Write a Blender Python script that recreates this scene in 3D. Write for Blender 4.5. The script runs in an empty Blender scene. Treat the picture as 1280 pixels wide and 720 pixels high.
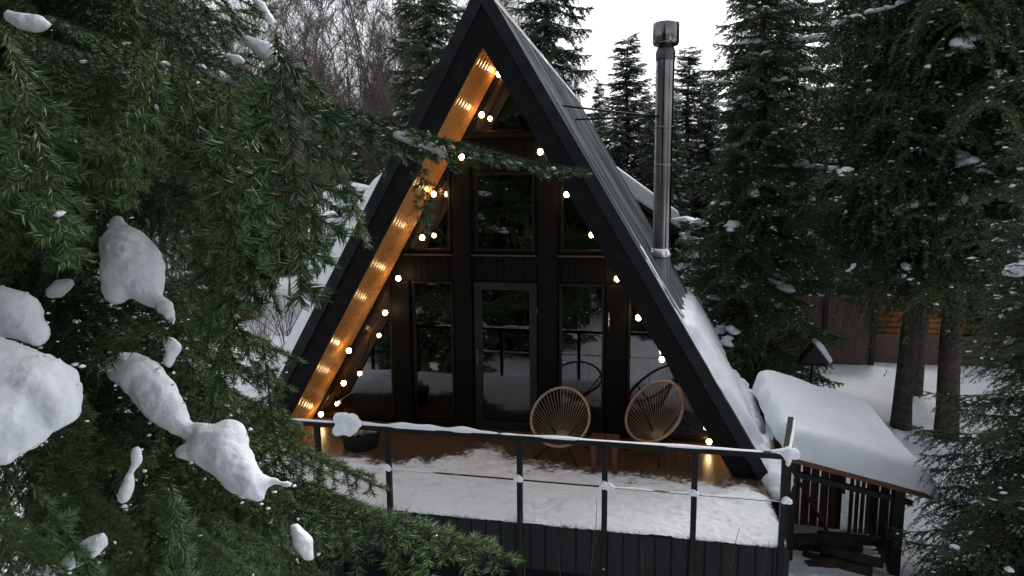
import bpy, bmesh, math, random
import numpy as np
from mathutils import Vector, Matrix, noise as mnoise

random.seed(7)
S = bpy.context.scene
COL = S.collection
R = math.radians

# ------------------------------------------------------------------ solved camera and cabin dimensions (metres, deck floor = 0)
CAM = np.array([1.9498, -7.5485, 3.1955])
YAW, PITCH, ROLL, F = -0.2125, -0.1381, -0.0083, 833.67
W, H, L = 3.257, 5.518, 9.18          # outer half width, apex height, length of the roof
WS, HS = 2.8976, 4.884                # soffit line
YF = 1.045                            # facade plane
YR = -1.482                           # railing plane
fw = np.array([math.sin(YAW) * math.cos(PITCH), math.cos(YAW) * math.cos(PITCH), math.sin(PITCH)])
_r = np.array([math.cos(YAW), -math.sin(YAW), 0.0]); _u = np.cross(_r, fw)
rt = math.cos(ROLL) * _r + math.sin(ROLL) * _u
up = -math.sin(ROLL) * _r + math.cos(ROLL) * _u
def at(px, py, t):
    return CAM + t * (fw + rt * (px - 640) / F - up * (py - 360) / F)
def pj(P):
    d = np.asarray(P) - CAM
    z = d @ fw
    return 640 + F * (d @ rt) / z, 360 - F * (d @ up) / z, z

cam_d = bpy.data.cameras.new('camera'); cam = bpy.data.objects.new('camera', cam_d); COL.objects.link(cam)
cam_d.sensor_width = 36; cam_d.lens = F / 1280 * 36; cam_d.clip_start = 0.05; cam_d.clip_end = 2000
m = Matrix.Identity(4)
for i in range(3):
    m[i][0] = rt[i]; m[i][1] = up[i]; m[i][2] = -fw[i]; m[i][3] = CAM[i]
cam.matrix_world = m
S.camera = cam

# ------------------------------------------------------------------ materials
def mat(name, col, rough=.6, spec=.5, metal=0.0, bump=None, var=None, coat=0.0):
    """bump=(scale, strength, distance); var=(scale, other colour, low, high)"""
    mt = bpy.data.materials.new(name); mt.use_nodes = True
    nt = mt.node_tree; b = nt.nodes['Principled BSDF']
    b.inputs['Base Color'].default_value = (*col, 1); b.inputs['Roughness'].default_value = rough
    b.inputs['Specular IOR Level'].default_value = spec; b.inputs['Metallic'].default_value = metal
    b.inputs['Coat Weight'].default_value = coat
    tc = nt.nodes.new('ShaderNodeTexCoord')
    if var:
        n = nt.nodes.new('ShaderNodeTexNoise'); n.inputs['Scale'].default_value = var[0]; n.inputs['Detail'].default_value = 5
        r = nt.nodes.new('ShaderNodeMapRange'); r.inputs[1].default_value = var[2]; r.inputs[2].default_value = var[3]
        x = nt.nodes.new('ShaderNodeMix'); x.data_type = 'RGBA'
        x.inputs[6].default_value = (*col, 1); x.inputs[7].default_value = (*var[1], 1)
        nt.links.new(tc.outputs['Object'], n.inputs['Vector']); nt.links.new(n.outputs['Fac'], r.inputs[0])
        nt.links.new(r.outputs[0], x.inputs[0]); nt.links.new(x.outputs[2], b.inputs['Base Color'])
        mt['mix'] = x.name
    if bump:
        n = nt.nodes.new('ShaderNodeTexNoise'); n.inputs['Scale'].default_value = bump[0]; n.inputs['Detail'].default_value = 6
        bp = nt.nodes.new('ShaderNodeBump'); bp.inputs['Strength'].default_value = bump[1]; bp.inputs['Distance'].default_value = bump[2]
        nt.links.new(tc.outputs['Object'], n.inputs['Vector']); nt.links.new(n.outputs['Fac'], bp.inputs['Height'])
        nt.links.new(bp.outputs['Normal'], b.inputs['Normal'])
    return mt

def wood(name, col, dark, axis_scale, rough=.45, spec=.5, stretch=(1, 1, 1)):
    mt = bpy.data.materials.new(name); mt.use_nodes = True
    nt = mt.node_tree; b = nt.nodes['Principled BSDF']
    tc = nt.nodes.new('ShaderNodeTexCoord'); mp = nt.nodes.new('ShaderNodeMapping')
    mp.inputs['Scale'].default_value = stretch
    n = nt.nodes.new('ShaderNodeTexNoise'); n.inputs['Scale'].default_value = axis_scale; n.inputs['Detail'].default_value = 6
    n2 = nt.nodes.new('ShaderNodeTexNoise'); n2.inputs['Scale'].default_value = 1.3; n2.inputs['Detail'].default_value = 3
    ad = nt.nodes.new('ShaderNodeMath'); ad.operation = 'ADD'
    r = nt.nodes.new('ShaderNodeValToRGB')
    r.color_ramp.elements[0].position = .75; r.color_ramp.elements[0].color = (*dark, 1)
    r.color_ramp.elements[1].position = 1.25 if False else 1.0; r.color_ramp.elements[1].color = (*col, 1)
    nt.links.new(tc.outputs['Object'], mp.inputs['Vector']); nt.links.new(mp.outputs['Vector'], n.inputs['Vector'])
    nt.links.new(tc.outputs['Object'], n2.inputs['Vector'])
    nt.links.new(n.outputs['Fac'], ad.inputs[0]); nt.links.new(n2.outputs['Fac'], ad.inputs[1])
    nt.links.new(ad.outputs[0], r.inputs['Fac']); nt.links.new(r.outputs['Color'], b.inputs['Base Color'])
    bp = nt.nodes.new('ShaderNodeBump'); bp.inputs['Strength'].default_value = .25; bp.inputs['Distance'].default_value = .004
    nt.links.new(n.outputs['Fac'], bp.inputs['Height']); nt.links.new(bp.outputs['Normal'], b.inputs['Normal'])
    b.inputs['Roughness'].default_value = rough; b.inputs['Specular IOR Level'].default_value = spec
    return mt

def needle_mat(name, c0, c1):
    mt = bpy.data.materials.new(name); mt.use_nodes = True
    nt = mt.node_tree; b = nt.nodes['Principled BSDF']
    tc = nt.nodes.new('ShaderNodeTexCoord')
    n = nt.nodes.new('ShaderNodeTexNoise'); n.inputs['Scale'].default_value = 3.5; n.inputs['Detail'].default_value = 4
    oi = nt.nodes.new('ShaderNodeObjectInfo')
    ma = nt.nodes.new('ShaderNodeMath'); ma.operation = 'MULTIPLY_ADD'; ma.inputs[1].default_value = .35
    r = nt.nodes.new('ShaderNodeMapRange'); r.inputs[1].default_value = .45; r.inputs[2].default_value = .95
    x = nt.nodes.new('ShaderNodeMix'); x.data_type = 'RGBA'
    x.inputs[6].default_value = (*c0, 1); x.inputs[7].default_value = (*c1, 1)
    nt.links.new(tc.outputs['Object'], n.inputs['Vector'])
    nt.links.new(oi.outputs['Random'], ma.inputs[0]); nt.links.new(n.outputs['Fac'], ma.inputs[2])
    nt.links.new(ma.outputs[0], r.inputs[0]); nt.links.new(r.outputs[0], x.inputs[0]); nt.links.new(x.outputs[2], b.inputs['Base Color'])
    b.inputs['Roughness'].default_value = .45; b.inputs['Specular IOR Level'].default_value = .35
    return mt

M = {}
M['snow'] = mat('snow', (.80, .83, .87), .55, .3, bump=(22, .35, .03), var=(3, (.74, .78, .83), .4, .75))
M['snow_deck'] = mat('trampled_snow', (.78, .80, .84), .55, .3, bump=(16, .5, .03), var=(9, (.58, .58, .61), .52, .85))
M['snow_ground'] = mat('ground_snow', (.80, .83, .87), .6, .25, bump=(7, .5, .12), var=(1.1, (.70, .73, .77), .45, .8))
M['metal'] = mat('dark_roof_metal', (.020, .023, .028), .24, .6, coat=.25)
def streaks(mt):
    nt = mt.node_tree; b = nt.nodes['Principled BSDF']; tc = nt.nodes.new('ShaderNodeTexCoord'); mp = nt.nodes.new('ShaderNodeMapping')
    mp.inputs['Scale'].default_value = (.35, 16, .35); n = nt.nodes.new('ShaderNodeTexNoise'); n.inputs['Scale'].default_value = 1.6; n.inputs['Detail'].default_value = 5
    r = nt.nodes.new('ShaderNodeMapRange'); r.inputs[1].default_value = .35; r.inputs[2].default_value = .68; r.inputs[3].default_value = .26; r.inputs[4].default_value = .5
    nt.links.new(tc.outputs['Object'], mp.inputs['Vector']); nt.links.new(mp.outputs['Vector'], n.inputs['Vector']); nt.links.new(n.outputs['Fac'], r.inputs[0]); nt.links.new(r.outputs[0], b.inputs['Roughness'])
    x = nt.nodes.new('ShaderNodeMix'); x.data_type = 'RGBA'; x.inputs[6].default_value = (.022, .026, .031, 1); x.inputs[7].default_value = (.34, .36, .385, 1)  # frost-pale streak colour also paints in the sky reflection the metal lacks
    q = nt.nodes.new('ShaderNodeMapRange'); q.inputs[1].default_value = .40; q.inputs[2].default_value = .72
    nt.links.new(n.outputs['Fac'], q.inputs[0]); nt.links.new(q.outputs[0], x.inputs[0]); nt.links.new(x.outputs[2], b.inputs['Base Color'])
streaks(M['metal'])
M['trim'] = mat('black_trim_metal', (.0065, .0072, .0095), .5, .2, var=(6, (.02, .021, .024), .4, .8))
M['board'] = mat('black_stained_board', (.0045, .0045, .0052), .7, .12, bump=(30, .2, .004), var=(9, (.012, .012, .014), .5, .8))
M['wall'] = mat('black_cladding', (.0034, .0032, .0032), .6, .12, bump=(14, .2, .004), var=(3, (.0055, .005, .0046), .4, .8))
M['frame'] = mat('window_frame_brown', (.0055, .0042, .004), .4, .3, var=(5, (.0048, .0042, .004), .4, .7))
M['doorframe'] = mat('door_frame_grey', (.012, .014, .016), .45, .3)
M['soffit'] = wood('varnished_pine', (.48, .225, .068), (.31, .135, .036), 5, .27, .6, (9, .9, 9))
M['deckwood'] = wood('wet_deck_boards', (.088, .053, .033), (.04, .024, .016), 6, .33, .5, (9, .7, 3))
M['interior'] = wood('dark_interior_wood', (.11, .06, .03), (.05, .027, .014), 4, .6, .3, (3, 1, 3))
M['skirt'] = mat('blue_black_sheet', (.0085, .0105, .013), .5, .22, var=(2, (.013, .015, .018), .4, .8))
M['ledge'] = mat('grey_ledge_metal', (.06, .06, .062), .35, .5)
M['rail'] = mat('dark_railing_paint', (.0055, .006, .007), .5, .2)
M['steel'] = mat('chimney_steel', (.24, .225, .23), .16, .5, 1.0, bump=(2.2, .10, .02), var=(3, (.15, .145, .15), .35, .7))
M['steel_bright'] = mat('bright_collar_steel', (.75, .75, .77), .16, .5, 1.0)
M['steel_dark'] = mat('sooty_steel', (.10, .095, .10), .4, .5, 1.0)
M['black'] = mat('matt_black', (.008, .008, .009), .7, .3)
M['rattan'] = mat('tan_ring', (.36, .245, .175), .5, .3, var=(14, (.28, .185, .13), .4, .7))
M['cord'] = mat('tan_cord', (.30, .23, .15), .6, .3)
M['redwood'] = mat('red_brown_wood', (.10, .036, .022), .5, .4, var=(8, (.06, .022, .015), .4, .7))
M['beam'] = wood('brown_roof_beam', (.17, .075, .035), (.07, .03, .016), 6, .6, .3, (1.5, 6, 6))
M['slat'] = wood('weathered_slat', (.105, .058, .045), (.045, .026, .021), 6, .7, .2, (8, 8, .8))
M['slatdark'] = mat('dark_post', (.018, .017, .017), .7, .3)
M['fence'] = wood('brown_fence', (.11, .074, .064), (.062, .043, .038), 5, .7, .2, (8, 8, .6))
M['log'] = wood('log_wall', (.42, .17, .06), (.22, .085, .03), 4, .6, .3, (.6, 6, 6))
M['red'] = mat('dark_red_wall', (.085, .02, .016), .7, .3)
M['bark'] = mat('spruce_bark', (.075, .062, .053), .9, .1, bump=(20, .9, .05), var=(9, (.035, .029, .026), .35, .7))
M['twig'] = mat('twig_bark', (.085, .050, .028), .8, .2, var=(8, (.045, .028, .018), .4, .7))
M['birch'] = mat('bare_twigs', (.165, .138, .13), .85, .1, var=(1.2, (.16, .14, .135), .45, .7))
M['needle'] = needle_mat('near_needles', (.025, .058, .024), (.082, .142, .046))
M['needle_mid'] = needle_mat('spruce_needles', (.026, .050, .024), (.088, .126, .048))
M['needle_far'] = needle_mat('far_needles', (.026, .042, .032), (.05, .07, .045))
M['logend'] = wood('split_log', (.33, .24, .17), (.14, .09, .06), 7, .8, .2)
M['sofa'] = mat('brown_upholstery', (.12, .05, .03), .8, .2)

def glass_mat():
    mt = bpy.data.materials.new('window_glass'); mt.use_nodes = True
    nt = mt.node_tree; nt.nodes.remove(nt.nodes['Principled BSDF'])
    t = nt.nodes.new('ShaderNodeBsdfTransparent'); t.inputs['Color'].default_value = (.55, .56, .56, 1)
    g = nt.nodes.new('ShaderNodeBsdfGlossy'); g.inputs['Roughness'].default_value = 0.004; g.inputs['Color'].default_value = (.93, .95, 1, 1)
    f = nt.nodes.new('ShaderNodeFresnel'); f.inputs['IOR'].default_value = 1.9
    x = nt.nodes.new('ShaderNodeMixShader')
    nt.links.new(f.outputs[0], x.inputs[0]); nt.links.new(t.outputs[0], x.inputs[1]); nt.links.new(g.outputs[0], x.inputs[2])
    nt.links.new(x.outputs[0], nt.nodes['Material Output'].inputs['Surface'])
    return mt
M['glass'] = glass_mat()
def lamp_mat():
    mt = bpy.data.materials.new('lit_bulb'); mt.use_nodes = True
    nt = mt.node_tree; b = nt.nodes['Principled BSDF']
    b.inputs['Base Color'].default_value = (.9, .7, .4, 1)
    b.inputs['Emission Color'].default_value = (1.0, .64, .29, 1); b.inputs['Emission Strength'].default_value = 31
    return mt
M['bulb'] = lamp_mat()

# ------------------------------------------------------------------ object helpers
def empty(name, label, cat, loc=(0, 0, 0), group=None, rz=0):
    o = bpy.data.objects.new(name, None); COL.objects.link(o); o.location = loc; o.rotation_euler = (0, 0, rz)
    o.empty_display_size = .2
    return tag(o, label, cat, group)
def tag(o, label, cat, group=None, kind=None):
    o['label'] = label; o['category'] = cat
    if group: o['group'] = group
    if kind: o['kind'] = kind
    return o

class MB:
    """Collects boxes, prisms and tubes and links them as one mesh object."""
    def __init__(s): s.v = []; s.f = []; s.m = []; s.sm = []
    def add(s, v, f, mi=0, smooth=False):
        o = len(s.v); s.v += [tuple(map(float, p)) for p in v]; s.f += [tuple(i + o for i in q) for q in f]
        s.m += [mi] * len(f); s.sm += [smooth] * len(f)
    def box(s, x0, x1, y0, y1, z0, z1, mi=0):
        v = [(x, y, z) for x in (x0, x1) for y in (y0, y1) for z in (z0, z1)]
        s.add(v, [(0, 1, 3, 2), (4, 6, 7, 5), (0, 4, 5, 1), (2, 3, 7, 6), (0, 2, 6, 4), (1, 5, 7, 3)], mi)
    def prism(s, poly, y0, y1, mi=0):
        """poly in x,z extruded along y"""
        n = len(poly); v = [(x, y0, z) for x, z in poly] + [(x, y1, z) for x, z in poly]
        f = [tuple(range(n)), tuple(range(2 * n - 1, n - 1, -1))] + [(i, i + n, (i + 1) % n + n, (i + 1) % n) for i in range(n)]
        s.add(v, f, mi)
    def ring(s, poly, w, y0, y1, mi=0):
        inn = inset(poly, w); n = len(poly)
        v = [(x, y, z) for y in (y0, y1) for p in (poly, inn) for x, z in p]
        f = []
        for i in range(n):
            j = (i + 1) % n
            f += [(i, j, n + j, n + i), (2 * n + i, 3 * n + i, 3 * n + j, 2 * n + j), (i, 2 * n + i, 2 * n + j, j), (n + i, n + j, 3 * n + j, 3 * n + i)]
        s.add(v, f, mi)
    def bar(s, a, b, w, h, mi=0, upv=(0, 0, 1)):
        a = Vector(a); b = Vector(b); d = (b - a).normalized(); u = Vector(upv)
        if abs(d.dot(u)) > .95: u = Vector((0, 1, 0))
        x = d.cross(u).normalized(); y = x.cross(d)
        v = [p + x * sx * w / 2 + y * sy * h / 2 for p in (a, b) for sx, sy in ((-1, -1), (1, -1), (1, 1), (-1, 1))]
        s.add(v, [(3, 2, 1, 0), (4, 5, 6, 7)] + [(i, (i + 1) % 4, 4 + (i + 1) % 4, 4 + i) for i in range(4)], mi)
    def tube(s, pts, rad, n=8, mi=0, closed=False, cap=True):
        pts = [Vector(p) for p in pts]; k = len(pts)
        if not hasattr(rad, '__len__'): rad = [rad] * k
        v = []; f = []; prev = None
        for i, p in enumerate(pts):
            a = pts[(i - 1) % k] if (closed or i > 0) else p
            b = pts[(i + 1) % k] if (closed or i < k - 1) else p
            d = (b - a).normalized()
            if prev is None:
                u = Vector((0, 0, 1)) if abs(d.z) < .9 else Vector((1, 0, 0))
                x = d.cross(u).normalized()
            else:
                x = (prev - d * prev.dot(d)).normalized()
            prev = x; y = d.cross(x)
            v += [p + (x * math.cos(t) + y * math.sin(t)) * rad[i] for t in [2 * math.pi * q / n for q in range(n)]]
        for i in range(k if closed else k - 1):
            o, q = i * n, ((i + 1) % k) * n
            f += [(o + j, o + (j + 1) % n, q + (j + 1) % n, q + j) for j in range(n)]
        s.add(v, f, mi, True)
        if cap and not closed:
            o = len(s.v) - len(v)
            s.f += [tuple(o + j for j in range(n))[::-1], tuple(o + (k - 1) * n + j for j in range(n))]; s.m += [mi] * 2; s.sm += [False] * 2
    def lathe(s, prof, c, n=24, mi=0):
        """prof = [(radius, z)] about the vertical axis through c"""
        v = [(c[0] + r * math.cos(2 * math.pi * j / n), c[1] + r * math.sin(2 * math.pi * j / n), c[2] + z) for r, z in prof for j in range(n)]
        f = [(i * n + j, i * n + (j + 1) % n, (i + 1) * n + (j + 1) % n, (i + 1) * n + j) for i in range(len(prof) - 1) for j in range(n)]
        s.add(v, f, mi, True)
    def ball(s, c, r, mi=0, sub=2, sq=(1, 1, 1)):
        bm = bmesh.new(); bmesh.ops.create_icosphere(bm, subdivisions=sub, radius=1)
        s.add([(c[0] + q.co.x * r * sq[0], c[1] + q.co.y * r * sq[1], c[2] + q.co.z * r * sq[2]) for q in bm.verts], [tuple(x.index for x in q.verts) for q in bm.faces], mi, True); bm.free()
    def build(s, name, mats, parent=None, bevel=0):
        me = bpy.data.meshes.new(name); me.from_pydata(s.v, [], s.f)
        for q in (mats if isinstance(mats, (list, tuple)) else [mats]): me.materials.append(q)
        me.polygons.foreach_set('material_index', s.m); me.polygons.foreach_set('use_smooth', s.sm)
        bm = bmesh.new(); bm.from_mesh(me); bmesh.ops.recalc_face_normals(bm, faces=bm.faces); bm.to_mesh(me); bm.free()
        me.update()
        o = bpy.data.objects.new(name, me); COL.objects.link(o)
        if parent is not None: o.parent = parent
        if bevel:
            b = o.modifiers.new('bevel', 'BEVEL'); b.width = bevel; b.segments = 2; b.limit_method = 'ANGLE'; b.angle_limit = R(40)
        return o
def inset(poly, w):
    n = len(poly); out = []
    cx = sum(p[0] for p in poly) / n; cz = sum(p[1] for p in poly) / n
    ln = []
    for i in range(n):
        a, b = poly[i], poly[(i + 1) % n]; dx, dz = b[0] - a[0], b[1] - a[1]; l = math.hypot(dx, dz)
        nx, nz = -dz / l, dx / l
        if (cx - a[0]) * nx + (cz - a[1]) * nz < 0: nx, nz = -nx, -nz
        ln.append((nx, nz, nx * a[0] + nz * a[1] + w))
    for i in range(n):
        a, b = ln[i - 1], ln[i]; det = a[0] * b[1] - a[1] * b[0]
        out.append(((a[2] * b[1] - a[1] * b[2]) / det, (a[0] * b[2] - a[2] * b[0]) / det))
    return out

def np_mesh(name, V, T, mats, mi=None, smooth=None):
    me = bpy.data.meshes.new(name)
    V = np.ascontiguousarray(V, dtype=np.float32); T = np.ascontiguousarray(T, dtype=np.int32); k = T.shape[1]
    me.vertices.add(len(V)); me.vertices.foreach_set('co', V.ravel())
    me.loops.add(T.size); me.loops.foreach_set('vertex_index', T.ravel())
    me.polygons.add(len(T)); me.polygons.foreach_set('loop_start', np.arange(0, T.size, k, dtype=np.int32))
    for q in mats: me.materials.append(q)
    if mi is not None: me.polygons.foreach_set('material_index', np.ascontiguousarray(mi, dtype=np.int32))
    if smooth is not None: me.polygons.foreach_set('use_smooth', np.ascontiguousarray(smooth, dtype=bool))
    me.update(calc_edges=True)
    return me
def link(name, me, parent=None):
    o = bpy.data.objects.new(name, me); COL.objects.link(o)
    if parent is not None: o.parent = parent
    return o
def nz(x, y, z=0.0): return mnoise.noise(Vector((x, y, z)))

def grid_mesh(name, U, V, fn, mats):
    """fn(u, v) -> point; one smooth sheet"""
    P = np.array([fn(u, v) for u in U for v in V]); a, b = len(U), len(V)
    I = np.arange(a * b).reshape(a, b)
    T = np.stack([I[:-1, :-1].ravel(), I[1:, :-1].ravel(), I[1:, 1:].ravel(), I[:-1, 1:].ravel()], 1)
    return np_mesh(name, P, T, mats, None, np.ones(len(T), bool))

_tex = bpy.data.textures.new('lumps', 'CLOUDS'); _tex.noise_scale = .22; _tex.noise_depth = 3
def blob_mesh(name, spheres, voxel, disp=.03, nscale=.22, smooth=6):
    """soft snow mass grown from overlapping balls: (x, y, z, r) with an optional vertical squash"""
    b = MB()
    for q in spheres:
        b.ball(q[:3], q[3], sub=2, sq=(1, 1, q[4] if len(q) > 4 else 1))
    o = b.build('tmp', M['snow'])
    r = o.modifiers.new('r', 'REMESH'); r.mode = 'VOXEL'; r.voxel_size = voxel; r.use_smooth_shade = True
    s = o.modifiers.new('s', 'SMOOTH'); s.factor = .5; s.iterations = smooth
    tx = _tex.copy(); tx.noise_scale = nscale
    d = o.modifiers.new('d', 'DISPLACE'); d.texture = tx; d.strength = disp; d.mid_level = .5; d.texture_coords = 'GLOBAL'
    t2 = _tex.copy(); t2.noise_scale = nscale * .28
    d2 = o.modifiers.new('d2', 'DISPLACE'); d2.texture = t2; d2.strength = disp * .34; d2.mid_level = .5; d2.texture_coords = 'GLOBAL'
    dg = bpy.context.evaluated_depsgraph_get(); dg.update()
    me = bpy.data.meshes.new_from_object(o.evaluated_get(dg)); me.name = name
    bpy.data.objects.remove(o)
    return me
def snow_strip(b, pts, w, h, seed=0, step=.035, lo=.2, hi=1.0, fr=3.0):
    """uneven ridge of snow lying along a line"""
    pts = [Vector(p) for p in pts]
    for A, B in zip(pts[:-1], pts[1:]):
        n = max(3, int((B - A).length / step)); P = []; Rr = []
        for i in range(n + 1):
            p = A.lerp(B, i / n); k = lo + (hi - lo) * min(1, max(0, .5 + 1.1 * nz(p.x * fr + seed, p.y * fr, p.z * fr)))
            e = min(1, .25 + min(i, n - i) * .3)
            P.append(p); Rr.append(max(.003, k * e))
        d = (B - A).normalized(); x = d.cross(Vector((0, 0, 1))).normalized(); N = 8; v = []; f = []
        if x.length < .1: x = Vector((1, 0, 0))
        for p, k in zip(P, Rr):
            for j in range(N):
                t = math.pi * j / (N - 1); v.append(p + x * math.cos(t) * w * (.55 + .45 * k) + Vector((0, 0, 1)) * (math.sin(t) * h * k - .004))
        for i in range(n):
            f += [(i * N + j, i * N + j + 1, (i + 1) * N + j + 1, (i + 1) * N + j) for j in range(N - 1)]
        b.add(v, f, 0, True)

# ------------------------------------------------------------------ world, sun
wd = bpy.data.worlds.new('World'); S.world = wd; wd.use_nodes = True
nt = wd.node_tree; bg = nt.nodes['Background']
SUN_EL, SUN_AZ = 50, 25    # azimuth of the sun measured like sun_rotation
sky = nt.nodes.new('ShaderNodeTexSky'); sky.sky_type = 'NISHITA'; sky.sun_disc = False
sky.sun_elevation = R(SUN_EL); sky.sun_rotation = R(SUN_AZ); sky.air_density = 1.0; sky.dust_density = 3.0; sky.ozone_density = 1.5
hs = nt.nodes.new('ShaderNodeHueSaturation'); hs.inputs['Saturation'].default_value = .22
nt.links.new(sky.outputs[0], hs.inputs['Color']); nt.links.new(hs.outputs[0], bg.inputs['Color']); bg.inputs['Strength'].default_value = .15
sl = bpy.data.lights.new('sun', 'SUN'); sl.energy = .9; sl.angle = R(25); sl.color = (1, .96, .92)
so = bpy.data.objects.new('sun', sl); COL.objects.link(so)
az, el = R(SUN_AZ), R(SUN_EL)
sd = Vector((math.sin(az) * math.cos(el), math.cos(az) * math.cos(el), math.sin(el)))   # towards the sun
so.rotation_euler = sd.to_track_quat('Z', 'Y').to_euler(); so.location = (0, 0, 30)
S.view_settings.view_transform = 'Standard'; S.view_settings.look = 'None'; S.view_settings.exposure = .62; S.view_settings.gamma = 1
S.view_settings.use_curve_mapping = False
S.cycles.max_bounces = 6; S.cycles.diffuse_bounces = 3; S.cycles.glossy_bounces = 4; S.cycles.transparent_max_bounces = 8
S.cycles.sample_clamp_indirect = 6; S.cycles.caustics_reflective = False; S.cycles.caustics_refractive = False

# ------------------------------------------------------------------ ground
def gz(x, y):
    z = -1.2 + .16 * nz(x * .18, y * .18) + .07 * nz(x * .6, y * .6, 3) + .025 * nz(x * 2.1, y * 2.1, 7)
    if y < -2.5: z -= .15 * min(1, (-2.5 - y) / 3)
    if y > 10: z += .02 * min(60, y - 10)
    if x < -6: z += .05 * min(12, -6 - x)
    return z
ax = np.concatenate([-np.geomspace(14, 420, 26)[::-1], np.linspace(-13.8, 13.8, 185), np.geomspace(14, 420, 26)])
ay = np.concatenate([-np.geomspace(14, 420, 22)[::-1], np.linspace(-13.8, 22, 235), np.geomspace(22.3, 520, 28)])
g = link('ground', grid_mesh('ground', ax, ay, lambda u, v: (u, v, gz(u, v)), [M['snow_ground']])); g['kind'] = 'structure'

# ------------------------------------------------------------------ the A-frame cabin
cabin = empty('cabin', 'black A-frame cabin with a steep metal roof and a glazed gable', 'cabin')
SL = math.hypot(W, H); NX, NZ = H / SL, W / SL          # outward normal of the right slope is (NX, NZ)
def rp(s, u, d, y):
    """point on a slope: s = side, u = metres up from the eave, d = depth outwards"""
    return (s * (W - u * W / SL + d * NX), y, u * H / SL + d * NZ)
def layer(d0, d1):
    """cross-section of one roof layer between depths d0 (outer) and d1 (inner), right side"""
    k0 = d0 / NZ; k1 = d1 / NZ          # vertical thickness
    xo = W * (1 - k0 / H); xi = W * (1 - k1 / H)
    return [(xo, 0), (0, H - k0), (0, H - k1), (xi, 0)]
for s in (1, -1):
    pl = layer(.012, .30); pl = [(s * x, z) for x, z in pl]
    b = MB(); b.prism(pl, .06, L)
    # profiled sheet: low ribs running up the slope
    y = .06
    while y < L - .36:
        v = []
        for u in (0.0, SL - .02):
            for dy, d in ((0, -.010), (.012, .020), (.030, .020), (.042, -.010)): v.append(rp(s, u, d, y + dy))
        b.add(v, [(0, 1, 5, 4), (1, 2, 6, 5), (2, 3, 7, 6)], 1)
        v = [rp(s, u, -.008, y + dy) for u in (0.0, SL - .02) for dy in (.040, .352)]
        b.add(v, [(0, 1, 3, 2)], 1)
        y += .35
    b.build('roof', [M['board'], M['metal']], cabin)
    b = MB(); b.prism([(s * x, z) for x, z in layer(-.035, .105)], 0, .055)
    f = b.build('fascia', M['trim'], cabin, .006)
    b = MB(); b.prism([(s * x, z) for x, z in layer(.107, .335)], .022, .058); b.build('bargeboard', M['board'], cabin, .004)
    # varnished soffit: convex planks running up the slope
    b = MB(); n = 8; y0, y1 = .060, YF - .02; wd_ = (y1 - y0) / n
    us = SL * (WS / W)
    for i in range(n):
        v = []; K = 7
        for u in (0.0, 1.0):
            for j in range(K):
                t = j / (K - 1); q = -.004 - .011 * math.sin(math.pi * (.08 + .84 * t))
                x = WS * (1 - u); z = HS * u
                v.append((s * (x + q * NX), y0 + wd_ * (i + .02 + .96 * t), z + q * NZ))
        b.add(v, [(j, j + 1, K + j + 1, K + j) for j in range(K - 1)], 0, True)
    b.build('soffit', M['soffit'], cabin)
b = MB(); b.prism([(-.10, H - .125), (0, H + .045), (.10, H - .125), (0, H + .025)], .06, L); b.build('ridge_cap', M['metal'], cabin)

def xs(z, off=0.0): return WS * (1 - z / HS) - off
w = MB(); y0, y1 = YF, YF + .14
for s in (1, -1):
    def P(*a): return [(s * x, z) for x, z in a]
    w.prism(P((.437, 0), (.718, 0), (.718, 2.05), (.437, 2.05)), y0 + .02, y1)
    w.prism(P((1.332, 0), (1.618, 0), (1.618, 2.05), (1.332, 2.05)), y0 + .02, y1)
    w.prism(P((.722, 0), (1.328, 0), (1.328, .03), (.722, .03)), y0 + .02, y1)
    w.prism(P((1.622, 0), (xs(0), 0), (xs(.03), .03), (1.622, .03)), y0 + .02, y1)
    w.prism(P((.412, 2.452), (.738, 2.452), (.738, 3.497), (.412, 3.497)), y0 + .02, y1)
    w.prism(P((.742, 3.40), (xs(3.40), 3.40), (xs(3.497), 3.497), (.742, 3.497)), y0 + .03, y1)
    w.prism(P((1.622, 2.0), (xs(2.0), 2.0), (xs(2.05), 2.05), (1.622, 2.05)), y0 + .02, y1)
w.prism([(-xs(2.053), 2.053), (xs(2.053), 2.053), (xs(2.448), 2.448), (-xs(2.448), 2.448)], y0 + .025, y1)
w.prism([(-xs(3.50), 3.50), (xs(3.50), 3.50), (xs(3.93), 3.93), (-xs(3.93), 3.93)], y0 + .025, y1)
# vertical cladding boards, standing a little proud
x = -1.55
while x < 1.5:
    if abs(x) + .1 < xs(2.40): w.box(x, x + .088, y0 + .013, y0 + .027, 2.075, 2.395)
    if abs(x) + .1 < xs(3.92): w.box(x, x + .088, y0 + .013, y0 + .027, 3.52, 3.90)
    x += .096
w.build('wall', M['wall'], cabin)
for s in (1, -1):       # posts in front of the wall, from floor to roof
    for xa, xb, zt in ((.455, .70, 3.96), (1.345, 1.60, 2.05)):
        b = MB(); b.box(s * xa if s > 0 else -xb, s * xb if s > 0 else -xa, y0 - .045, y0 + .018, 0, min(zt, HS * (1 - xb / WS) - .03)); b.build('post', M['wall'], cabin, .006)
for xa, xb in ((-1.40, -.71), (-.445, .445), (.71, 1.38)):
    b = MB(); b.prism([(xa, 2.40), (xb, 2.40), (xb, 2.415), (xa, 2.415)], y0 - .06, y0 + .02); b.build('ledge', M['ledge'], cabin)
b = MB(); b.box(-xs(3.95) + .02, xs(3.95) - .02, y0 - .05, y0 + .02, 3.935, 3.985); b.build('ledge', M['frame'], cabin)

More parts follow.
